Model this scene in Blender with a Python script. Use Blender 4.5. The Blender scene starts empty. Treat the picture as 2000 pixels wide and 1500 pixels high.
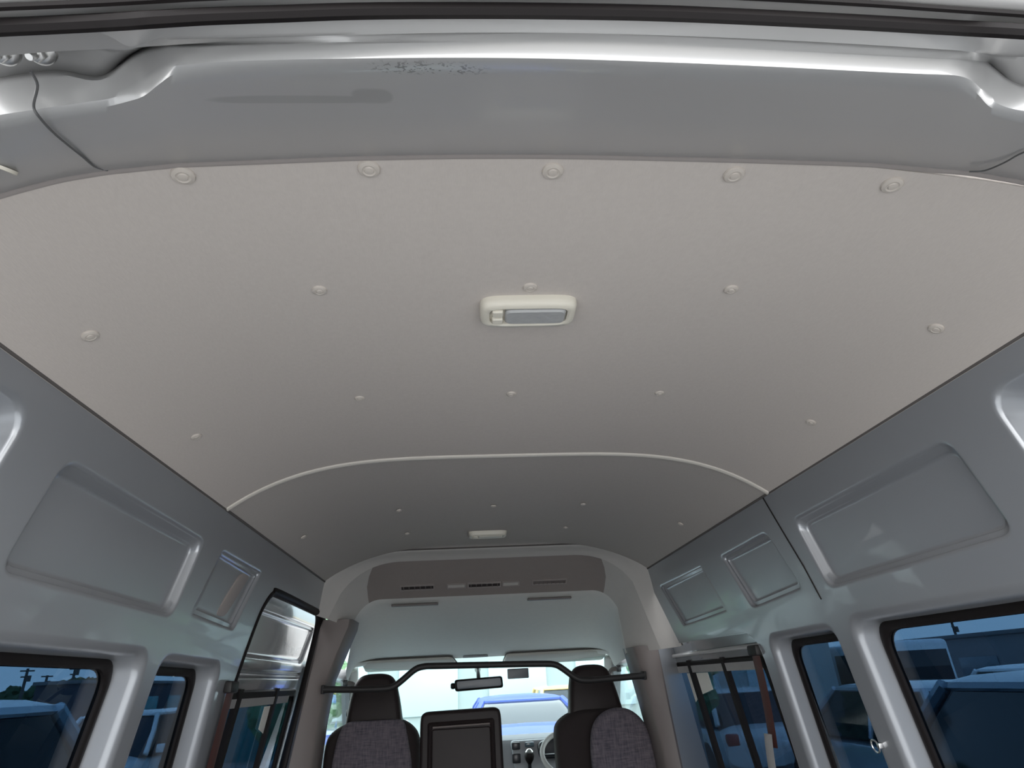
import bpy, bmesh, math, random
from mathutils import Vector, Matrix
import numpy as np
random.seed(7)
S = bpy.context.scene
COL = S.collection
# ---------------------------------------------------------------- camera, sky, exposure
EXPOSURE = 1.28
SKY = 2.3
cam_d = bpy.data.cameras.new('camera'); cam = bpy.data.objects.new('camera', cam_d); COL.objects.link(cam)
cam_d.sensor_width = 36.0; cam_d.lens = 21.6; cam_d.clip_start = 0.02; cam_d.clip_end = 500
CR = Vector((0.99627661, -0.07038515, -0.04978809)); CU = Vector((0.01409255, -0.43677355, 0.8994611)); CF = Vector((0.08505482, 0.89681369, 0.43415537))
m3 = Matrix((CR, CU, -CF)).transposed()
cam.matrix_world = Matrix.Translation((-0.12744, 0, 1.13)) @ m3.to_4x4()
S.camera = cam
S.view_settings.view_transform = 'Standard'; S.view_settings.look = 'None'
S.view_settings.exposure = EXPOSURE; S.view_settings.gamma = 1.0; S.view_settings.use_curve_mapping = False
w = bpy.data.worlds.new('overcast_sky'); S.world = w; w.use_nodes = True
nt = w.node_tree; nt.nodes.clear()
tc = nt.nodes.new('ShaderNodeTexCoord'); sx = nt.nodes.new('ShaderNodeSeparateXYZ'); cr = nt.nodes.new('ShaderNodeValToRGB')
bg = nt.nodes.new('ShaderNodeBackground'); wo = nt.nodes.new('ShaderNodeOutputWorld')
nt.links.new(tc.outputs['Generated'], sx.inputs[0]); nt.links.new(sx.outputs['Z'], cr.inputs[0])
nt.links.new(cr.outputs[0], bg.inputs[0]); nt.links.new(bg.outputs[0], wo.inputs[0])
cr.color_ramp.elements[0].position = 0.0; cr.color_ramp.elements[0].color = (1.0, 0.99, 0.97, 1)
cr.color_ramp.elements[1].position = 1.0; cr.color_ramp.elements[1].color = (0.80, 0.88, 1.0, 1)
bg.inputs[1].default_value = SKY

# ---------------------------------------------------------------- materials
def mat(name, col, rough=.6, metal=0., spec=.5, noise=0., nscale=8., bump=0., bscale=200., bdist=.001, coat=0., stretch=None):
    m = bpy.data.materials.new(name); m.use_nodes = True; t = m.node_tree; b = t.nodes['Principled BSDF']
    b.inputs['Base Color'].default_value = (*col, 1); b.inputs['Roughness'].default_value = rough
    b.inputs['Metallic'].default_value = metal; b.inputs['Specular IOR Level'].default_value = spec
    b.inputs['Coat Weight'].default_value = coat
    co = t.nodes.new('ShaderNodeTexCoord'); vec = co.outputs['Object']
    if stretch:
        mp = t.nodes.new('ShaderNodeMapping'); mp.inputs['Scale'].default_value = stretch; t.links.new(vec, mp.inputs[0]); vec = mp.outputs[0]
    if noise:
        n = t.nodes.new('ShaderNodeTexNoise'); n.inputs['Scale'].default_value = nscale; n.inputs['Detail'].default_value = 5
        t.links.new(vec, n.inputs['Vector'])
        mx = t.nodes.new('ShaderNodeMix'); mx.data_type = 'RGBA'
        mx.inputs[6].default_value = (*[c*(1-noise) for c in col], 1); mx.inputs[7].default_value = (*[min(1, c*(1+noise)) for c in col], 1)
        t.links.new(n.outputs[0], mx.inputs[0]); t.links.new(mx.outputs[2], b.inputs['Base Color'])
    if bump:
        n2 = t.nodes.new('ShaderNodeTexNoise'); n2.inputs['Scale'].default_value = bscale; n2.inputs['Detail'].default_value = 3
        t.links.new(vec, n2.inputs['Vector'])
        bp = t.nodes.new('ShaderNodeBump'); bp.inputs['Strength'].default_value = bump; bp.inputs['Distance'].default_value = bdist
        t.links.new(n2.outputs[0], bp.inputs['Height']); t.links.new(bp.outputs[0], b.inputs['Normal'])
    return m
def glass(name, tint, r0=.04, rough=0.):
    m = bpy.data.materials.new(name); m.use_nodes = True; t = m.node_tree; t.nodes.clear()
    o = t.nodes.new('ShaderNodeOutputMaterial'); tr = t.nodes.new('ShaderNodeBsdfTransparent'); gl = t.nodes.new('ShaderNodeBsdfGlossy')
    lw = t.nodes.new('ShaderNodeLayerWeight'); lw.inputs[0].default_value = .5; mx = t.nodes.new('ShaderNodeMixShader')
    pw = t.nodes.new('ShaderNodeMath'); pw.operation = 'POWER'; pw.inputs[1].default_value = 5; t.links.new(lw.outputs['Facing'], pw.inputs[0])
    ma = t.nodes.new('ShaderNodeMath'); ma.operation = 'MULTIPLY_ADD'; ma.inputs[1].default_value = 1-r0; ma.inputs[2].default_value = r0; t.links.new(pw.outputs[0], ma.inputs[0])
    tr.inputs[0].default_value = (*tint, 1); gl.inputs['Roughness'].default_value = rough
    t.links.new(ma.outputs[0], mx.inputs[0]); t.links.new(tr.outputs[0], mx.inputs[1]); t.links.new(gl.outputs[0], mx.inputs[2]); t.links.new(mx.outputs[0], o.inputs[0])
    return m
def woven(name, a, b_, scale, bump=.3, rough=.9):
    m = bpy.data.materials.new(name); m.use_nodes = True; t = m.node_tree; b = t.nodes['Principled BSDF']
    b.inputs['Roughness'].default_value = rough; b.inputs['Specular IOR Level'].default_value = .2
    co = t.nodes.new('ShaderNodeTexCoord')
    fac = []
    for sc in ((scale, scale*.12, scale*.12), (scale*.12, scale*.12, scale)):
        mp = t.nodes.new('ShaderNodeMapping'); mp.inputs['Scale'].default_value = sc; t.links.new(co.outputs['Object'], mp.inputs[0])
        n = t.nodes.new('ShaderNodeTexNoise'); n.inputs['Scale'].default_value = 1; n.inputs['Detail'].default_value = 2; t.links.new(mp.outputs[0], n.inputs['Vector']); fac.append(n)
    ad = t.nodes.new('ShaderNodeMath'); ad.operation = 'ADD'; t.links.new(fac[0].outputs[0], ad.inputs[0]); t.links.new(fac[1].outputs[0], ad.inputs[1])
    mr = t.nodes.new('ShaderNodeMapRange'); mr.inputs[1].default_value = .7; mr.inputs[2].default_value = 1.3; t.links.new(ad.outputs[0], mr.inputs[0])
    mx = t.nodes.new('ShaderNodeMix'); mx.data_type = 'RGBA'; mx.inputs[6].default_value = (*a, 1); mx.inputs[7].default_value = (*b_, 1)
    t.links.new(mr.outputs[0], mx.inputs[0]); t.links.new(mx.outputs[2], b.inputs['Base Color'])
    bp = t.nodes.new('ShaderNodeBump'); bp.inputs['Strength'].default_value = bump; bp.inputs['Distance'].default_value = .001
    t.links.new(ad.outputs[0], bp.inputs['Height']); t.links.new(bp.outputs[0], b.inputs['Normal'])
    return m
M = {}
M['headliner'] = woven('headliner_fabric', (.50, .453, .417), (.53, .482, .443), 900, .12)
M['bead'] = mat('beige_bead', (.62, .58, .52), .55)
M['paint'] = mat('silver_grey_paint', (.318, .330, .348), .28, .42, .5, .04, 2.5, .10, 3.0, .02, .25)
M['paint_dark'] = mat('door_seal_lip', (.20, .21, .22), .4, .3)
M['fabric_front'] = mat('cab_headliner_fabric', (.68, .665, .63), .9, 0, .2, .04, 40, .2, 500)
M['fabric_rim'] = mat('moulded_rim_fabric', (.47, .45, .425), .85, 0, .2, .03, 30, .1, 300)
M['taupe'] = mat('taupe_plastic', (.16, .137, .128), .55, 0, .4, .04, 12, .15, 300)
M['black'] = mat('black_rubber', (.009, .007, .007), .55, 0, .2, .1, 20)
M['blackmetal'] = mat('black_painted_steel', (.018, .017, .017), .5, .0, .3, .1, 20)
M['cream'] = mat('cream_plastic', (.66, .62, .53), .4, 0, .5, .03, 10)
M['clip'] = mat('beige_clip_plastic', (.52, .47, .42), .45, 0, .5, .03, 30)
M['lens'] = mat('ribbed_lamp_lens', (.38, .38, .375), .25, 0, .5, .06, 60, .5, 120, .002)
M['chrome'] = mat('zinc_steel', (.75, .74, .72), .28, 1., .5, .08, 30)
M['leather'] = mat('dark_brown_vinyl', (.016, .011, .011), .5, 0, .25, .1, 15, .25, 180)
M['fabric_seat'] = mat('dark_seat_fabric', (.022, .017, .017), .85, 0, .25, .12, 60, .3, 400)
M['denim'] = woven('purple_grey_cover', (.062, .055, .070), (.135, .118, .132), 190, .4)
M['brown'] = mat('red_brown_webbing', (.075, .028, .024), .5, 0, .4, .2, 25, .3, 300)
M['greyweb'] = mat('grey_webbing', (.35, .34, .33), .6, 0, .4, .1, 25, .3, 300)
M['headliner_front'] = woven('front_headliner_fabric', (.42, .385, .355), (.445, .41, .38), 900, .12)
M['floor'] = mat('cargo_floor_vinyl', (.12, .115, .11), .6, 0, .4, .15, 6)
M['dash'] = mat('light_grey_dashboard', (.30, .31, .33), .6, 0, .4, .06, 30, .2, 300)
M['dashdark'] = mat('dark_dash_plastic', (.02, .022, .028), .3, 0, .5, .1, 20)
M['white'] = mat('white_paper', (.80, .78, .72), .7, 0, .3, .05, 9)
M['mirror'] = mat('mirror_back', (.05, .065, .085), .3, 0, .5, .1, 10)
M['mirrorface'] = mat('mirror_glass', (.05, .07, .10), .25, .0, .5, .1, 10)
M['visor'] = mat('visor_vinyl', (.52, .50, .46), .7, 0, .3, .04, 20)
M['ventslot'] = mat('vent_black', (.03, .024, .024), .6)
M['tint'] = glass('tinted_side_glass', (.125, .190, .255))
M['clear'] = glass('clear_windscreen', (.84, .91, .90))
M['cartint'] = mat('car_window', (.012, .015, .02), .06, 0, .6, .1, 2)
M['tyre'] = mat('tyre_rubber', (.02, .02, .02), .8, 0, .3, .1, 20)
M['rim'] = mat('wheel_alloy', (.45, .46, .47), .3, .8, .5, .1, 10)
M['lamp_glass'] = mat('headlamp', (.75, .78, .8), .1, 0, .7, .05, 20)
M['tail'] = mat('tail_lamp', (.35, .02, .02), .2, 0, .6, .05, 20)
M['c_white'] = mat('white_car_paint', (.74, .76, .77), .2, 0, .5, .03, 2, 0, 1, 0, 1)
M['c_silver'] = mat('silver_car_paint', (.42, .46, .50), .25, .5, .5, .03, 2, 0, 1, 0, 1)
M['c_blue'] = mat('blue_car_paint', (.04, .08, .38), .45, 0, .2, .03, 2, 0, 1, 0, .2)
M['c_steel'] = mat('steel_blue_paint', (.36, .50, .58), .2, .1, .5, .03, 2, 0, 1, 0, 1)
M['c_dark'] = mat('dark_car_paint', (.05, .055, .065), .2, .2, .5, .03, 2, 0, 1, 0, 1)
M['c_yellow'] = mat('yellow_car_paint', (.75, .55, .18), .25, 0, .5, .03, 2, 0, 1, 0, 1)
M['ground'] = mat('asphalt', (.40, .39, .37), .9, 0, .3, .2, 1.2, .3, 30, .01)
M['b_white'] = mat('pale_wall', (.36, .42, .42), .8, 0, .3, .05, 1)
M['b_grey'] = mat('grey_sheet_wall', (.20, .20, .21), .7, 0, .3, .1, .6)
M['b_dark'] = mat('dark_building_wall', (.07, .07, .085), .8, 0, .3, .2, .5)
M['b_teal'] = mat('teal_sheet_wall', (.07, .27, .29), .5, 0, .4, .08, .8)
M['b_win'] = mat('building_window', (.10, .14, .17), .15, 0, .6, .2, 1)
M['b_roof'] = mat('roof_sheet', (.14, .15, .16), .6, 0, .4, .15, .5)
M['wood'] = mat('pole_concrete', (.10, .095, .09), .85, 0, .3, .15, 5)
M['leaf'] = mat('dark_foliage', (.045, .085, .04), .8, 0, .3, .4, 3, 1, 4, .2)
M['leaf2'] = mat('fresh_foliage', (.16, .30, .16), .8, 0, .3, .4, 3, 1, 4, .2)
M['bark'] = mat('bark', (.08, .06, .045), .9, 0, .2, .3, 8)
M['ivory'] = mat('bright_paint_edge', (.60, .60, .59), .33, .15, .5, .02, 5, 0, 1, 0, .3)

M['header_paint'] = M['paint']
def header_paint():
    m = M['paint'].copy(); m.name = 'header_paint'; t = m.node_tree; b = t.nodes['Principled BSDF']; b.inputs['Metallic'].default_value = .22; mx0 = [n for n in t.nodes if n.bl_idname == 'ShaderNodeMix'][0]; mx0.inputs[6].default_value = (.41, .405, .40, 1); mx0.inputs[7].default_value = (.44, .435, .43, 1); src = b.inputs['Base Color'].links[0].from_socket
    geo = t.nodes.new('ShaderNodeNewGeometry'); sp = t.nodes.new('ShaderNodeSeparateXYZ'); t.links.new(geo.outputs['Position'], sp.inputs[0])
    nz = t.nodes.new('ShaderNodeTexNoise'); nz.inputs['Scale'].default_value = 30; t.links.new(geo.outputs['Position'], nz.inputs['Vector'])
    def mth(op, a, b_=None, clamp=False):
        n = t.nodes.new('ShaderNodeMath'); n.operation = op; n.use_clamp = clamp
        for i, v in enumerate((a, b_)):
            if v is None: continue
            if isinstance(v, (int, float)): n.inputs[i].default_value = v
            else: t.links.new(v, n.inputs[i])
        return n.outputs[0]
    # greasy smear: a bar along x, and a patch of specks by the edge
    def blob(cx, cy, rx, ry, soft):
        a = mth('POWER', mth('ABSOLUTE', mth('DIVIDE', mth('SUBTRACT', sp.outputs[0], cx), rx)), 4); b2 = mth('POWER', mth('ABSOLUTE', mth('DIVIDE', mth('SUBTRACT', sp.outputs[1], cy), ry)), 2)
        return mth('MULTIPLY', mth('SUBTRACT', 1.0, mth('ADD', a, b2), False), soft, True)
    s1 = blob(-.275, .415, .085, .0085, 2.0); s2 = blob(-.205, .408, .020, .016, 2.0)
    sm = mth('MULTIPLY', mth('MAXIMUM', s1, s2), .22)
    n3 = t.nodes.new('ShaderNodeTexNoise'); n3.inputs['Scale'].default_value = 260; t.links.new(geo.outputs['Position'], n3.inputs['Vector'])
    sp2 = mth('MULTIPLY', mth('MULTIPLY', blob(-.150, .357, .055, .012, 1.0), mth('GREATER_THAN', n3.outputs[0], .58)), .65)
    tot = mth('MAXIMUM', sm, sp2)
    mx = t.nodes.new('ShaderNodeMix'); mx.data_type = 'RGBA'; t.links.new(tot, mx.inputs[0]); t.links.new(src, mx.inputs[6]); mx.inputs[7].default_value = (.05, .045, .035, 1)
    t.links.new(mx.outputs[2], b.inputs['Base Color']); return m
M['header_paint'] = header_paint()
M['taupe_light'] = mat('taupe_lip', (.30, .27, .255), .6, 0, .4, .04, 12)
M['tailgate_inner'] = mat('tailgate_inner_paint', (.42, .41, .40), .35, .3, .5, .03, 6)
M['dark_gap'] = mat('dark_joint', (.10, .09, .085), .7, 0, .3, .05, 10)
M['door_paint'] = mat('glossy_silver_paint', (.46, .475, .485), .22, .6, .5, .03, 3, .15, 4, .02, .4)
M['shelf_shade'] = mat('shaded_shelf_fabric', (.265, .232, .218), .85, 0, .2, .04, 40, .15, 400)  # moulding fabric darkened: the shade on the shelf is put into its colour
M['shelf_dark'] = mat('dark_taupe_plastic', (.13, .115, .11), .5, 0, .4, .05, 30)
M['wire'] = mat('dark_grey_wire', (.10, .10, .10), .5)
M['c_steel2'] = mat('blue_grey_car_paint', (.13, .19, .24), .18, .2, .5, .03, 2, 0, 1, 0, 1)
M['b_pale_win'] = mat('pale_blue_window', (.45, .58, .62), .3, 0, .5, .06, 1)
# ---------------------------------------------------------------- helpers
ORG = {}
def link(name, me, m, parent=None, base=None, sharp=40):
    ob = bpy.data.objects.new(name, me); COL.objects.link(ob)
    if isinstance(m, (list, tuple)):
        for k in m: me.materials.append(k)
    else: me.materials.append(m)
    if parent is not None:
        po = ORG[parent.name]; me.transform(Matrix.Translation(-po)); ob.parent = parent; ORG[ob.name] = po
    else:
        if base is None:
            vs = [v.co for v in me.vertices]
            base = Vector(((min(v.x for v in vs)+max(v.x for v in vs))/2, (min(v.y for v in vs)+max(v.y for v in vs))/2, min(v.z for v in vs)))
        base = Vector(base); me.transform(Matrix.Translation(-base)); ob.location = base; ORG[ob.name] = base
    for p in me.polygons: p.use_smooth = True
    me.set_sharp_from_angle(angle=math.radians(sharp))
    return ob
def obj(name, bm, m, parent=None, base=None, sharp=40, normals=True):
    if normals: bmesh.ops.recalc_face_normals(bm, faces=bm.faces)
    me = bpy.data.meshes.new(name); bm.to_mesh(me); bm.free()
    return link(name, me, m, parent, base, sharp)
def tag(o, label, cat, group=None, kind=None):
    o['label'] = label; o['category'] = cat
    if group: o['group'] = group
    if kind: o['kind'] = kind
    return o
def thing(name, label, cat, loc=(0, 0, 0), group=None):
    o = bpy.data.objects.new(name, None); COL.objects.link(o); o.location = loc; o.empty_display_size = .1
    ORG[o.name] = Vector(loc)
    return tag(o, label, cat, group)
def struct(o): o['kind'] = 'structure'; return o
def box(bm, x0, x1, y0, y1, z0, z1, bev=0., seg=2, mi=0):
    r = bmesh.ops.create_cube(bm, size=1.0); vs = r['verts']
    for v in vs: v.co = Vector((x0+(v.co.x+.5)*(x1-x0), y0+(v.co.y+.5)*(y1-y0), z0+(v.co.z+.5)*(z1-z0)))
    if bev:
        es = list({e for v in vs for e in v.link_edges}); bmesh.ops.bevel(bm, geom=es, offset=bev, segments=seg, affect='EDGES', profile=.5)
    return bm
def tube(bm, pts, r, n=10, cap=True, flat=1.0):
    pts = [Vector(p) for p in pts]; rings = []; N = len(pts)
    up = Vector((0, 0, 1)); prev = None
    for i, p in enumerate(pts):
        t = (pts[min(i+1, N-1)]-pts[max(i-1, 0)]).normalized()
        if prev is None:
            a = up if abs(t.dot(up)) < .9 else Vector((1, 0, 0)); u = t.cross(a).normalized()
        else: u = (prev-t*prev.dot(t)).normalized()
        prev = u; v = t.cross(u)
        rr = r[i] if isinstance(r, (list, tuple)) else r
        rings.append([bm.verts.new(p+u*rr*math.cos(2*math.pi*k/n)+v*rr*flat*math.sin(2*math.pi*k/n)) for k in range(n)])
    for a, b in zip(rings, rings[1:]):
        for k in range(n): bm.faces.new((a[k], a[(k+1) % n], b[(k+1) % n], b[k]))
    if cap:
        bm.faces.new(rings[0][::-1]); bm.faces.new(rings[-1])
    return bm
def smoothpath(pts, n=6):
    P = [Vector(p) for p in pts]; out = []
    for i in range(len(P)-1):
        a = P[max(i-1, 0)]; b = P[i]; c = P[i+1]; d = P[min(i+2, len(P)-1)]
        for k in range(n):
            t = k/n; out.append(.5*((2*b)+(c-a)*t+(2*a-5*b+4*c-d)*t*t+(3*b-a-3*c+d)*t**3))
    return out+[P[-1]]
def loft(bm, rings, closed=False, capa=False, capb=False):
    R_ = [[bm.verts.new(p) for p in r] for r in rings]; n = len(R_[0])
    for a, b in zip(R_, R_[1:]):
        for k in range(n if closed else n-1): bm.faces.new((a[k], a[(k+1) % n], b[(k+1) % n], b[k]))
    if capa: bm.faces.new(R_[0][::-1])
    if capb: bm.faces.new(R_[-1])
    return R_
def lathe(bm, prof, n=20, origin=(0, 0, 0), axis=(0, 0, 1)):
    ax = Vector(axis).normalized(); a = Vector((1, 0, 0)) if abs(ax.x) < .9 else Vector((0, 1, 0)); u = ax.cross(a).normalized(); v = ax.cross(u); o = Vector(origin)
    rings = [[o+ax*h+(u*math.cos(2*math.pi*k/n)+v*math.sin(2*math.pi*k/n))*max(r, 1e-5) for k in range(n)] for r, h in prof]
    loft(bm, rings, True, True, True); return bm
def inset(poly, d):
    n = len(poly); A = sum(poly[i][0]*poly[(i+1) % n][1]-poly[(i+1) % n][0]*poly[i][1] for i in range(n)); s = 1 if A > 0 else -1
    out = []
    for i in range(n):
        p0, p1, p2 = [Vector(poly[(i+k) % n]) for k in (-1, 0, 1)]
        e0 = (p1-p0).normalized(); e1 = (p2-p1).normalized()
        n0 = Vector((-e0.y, e0.x))*s; n1 = Vector((-e1.y, e1.x))*s
        a = p1+n0*d; b = p1+n1*d; den = e0.x*e1.y-e0.y*e1.x
        if abs(den) < 1e-6: out.append(tuple(a)); continue
        t = ((b.x-a.x)*e1.y-(b.y-a.y)*e1.x)/den; out.append(tuple(a+e0*t))
    return out
def rpoly(poly, r, n=7):
    out = []; N = len(poly)
    for i in range(N):
        p0, p1, p2 = [Vector(poly[(i+k) % N]) for k in (-1, 0, 1)]
        a = p1+(p0-p1).normalized()*min(r, (p0-p1).length*.49); b = p1+(p2-p1).normalized()*min(r, (p2-p1).length*.49)
        for k in range(n):
            t = k/(n-1); out.append(tuple(a*(1-t)**2+p1*2*t*(1-t)*(.92)+a*2*t*(1-t)*.04+b*2*t*(1-t)*.04+b*t*t))
    return out
def fillholes(bm, loops, fmap):
    """planar polygon with holes; loops of 2-D points, mapped through fmap"""
    tmp = bmesh.new(); 
    for L in loops:
        vs = [tmp.verts.new((p[0], p[1], 0)) for p in L]
        for k in range(len(vs)): tmp.edges.new((vs[k], vs[(k+1) % len(vs)]))
    bmesh.ops.triangle_fill(tmp, use_beauty=True, use_dissolve=False, edges=tmp.edges[:])
    vm = {v: bm.verts.new(fmap(v.co.x, v.co.y)) for v in tmp.verts}
    for f in tmp.faces:
        try: bm.faces.new([vm[v] for v in f.verts])
        except ValueError: pass
    tmp.free()
H = 1.5817; TL = math.tan(math.radians(10)); WS = .75
def prof(x): return 1.709-.131*(min(abs(x), .83)/.745)**4.2
def wpt(s, y, z, off=0.): return Vector((s*(WS+TL*(H-z)+off), y, z))
def fillet_rings(bm, s, poly, r, steps, fade=None, cap=False):
    """steps: (inset, offset) pairs; builds the walls of a recess and returns last 2-D loop"""
    rings = []; last = None
    for d, o in steps:
        pl = rpoly(inset(poly, d) if d else poly, max(r-d*.6, .004)); last = pl
        rings.append([wpt(s, p[0], p[1], o*(fade(*p) if fade else 1)) for p in pl])
    R_ = loft(bm, rings, True)
    if cap: bm.faces.new(R_[-1])
    return last
def edge_steps(depth, a=.012, b=.008, draft=.006):
    st = [(0, 0)]
    for k in range(1, 5):
        t = math.radians(90*k/4); st.append((a*math.sin(t)*.8, a*(1-math.cos(t))*.9))
    st.append((st[-1][0]+draft, depth-b))
    d0 = st[-1][0]
    for k in range(1, 4):
        t = math.radians(90*k/3); st.append((d0+b*(1-math.cos(t)), depth-b+b*math.sin(t)))
    return st
# ================================================================ THE VAN SHELL
FR = 1.66  # joint between the two headliners
def ceiling_piece(name, y0, y1, ny, dz=0, m='headliner'):
    bm = bmesh.new(); xs = [(-.752+1.504*i/60) for i in range(61)]
    rows = []
    for j in range(ny+1):
        y = y0+(y1-y0)*j/ny
        row = []
        for x in xs:
            yy = y
            if name == 'ceiling' and j == 0: yy = y0-.03*max(0, (abs(x)-.45)/.2)**1.5*.5
            row.append(Vector((x, yy, prof(x)+dz)))
        rows.append(row)
    loft(bm, rows)
    # turned-up edges so that the board has a thickness
    for row in (rows[0], rows[-1]): loft(bm, [row, [p+Vector((0, 0, .012)) for p in row]])
    bmesh.ops.remove_doubles(bm, verts=bm.verts, dist=1e-5)
    return struct(obj(name, bm, M[m]))
ceil = ceiling_piece('ceiling', .553, FR, 12)
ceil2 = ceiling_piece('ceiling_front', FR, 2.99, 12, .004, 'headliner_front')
# raised bead over the joint
bm = bmesh.new()
xs = [(-.745+1.49*i/60) for i in range(61)]
rows = [[Vector((x, FR+dy, prof(x)+dz)) for x in xs] for dy, dz in ((-.009, .001), (-.008, -.004), (-.004, -.0065), (.004, -.0065), (.008, -.004), (.009, .004))]
loft(bm, rows); struct(obj('trim_1', bm, M['bead']))
# outer roof skin
bm = bmesh.new(); box(bm, -.92, .92, .33, 4.6, 1.76, 1.79, .01)
struct(obj('roof', bm, M['paint']))

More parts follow.
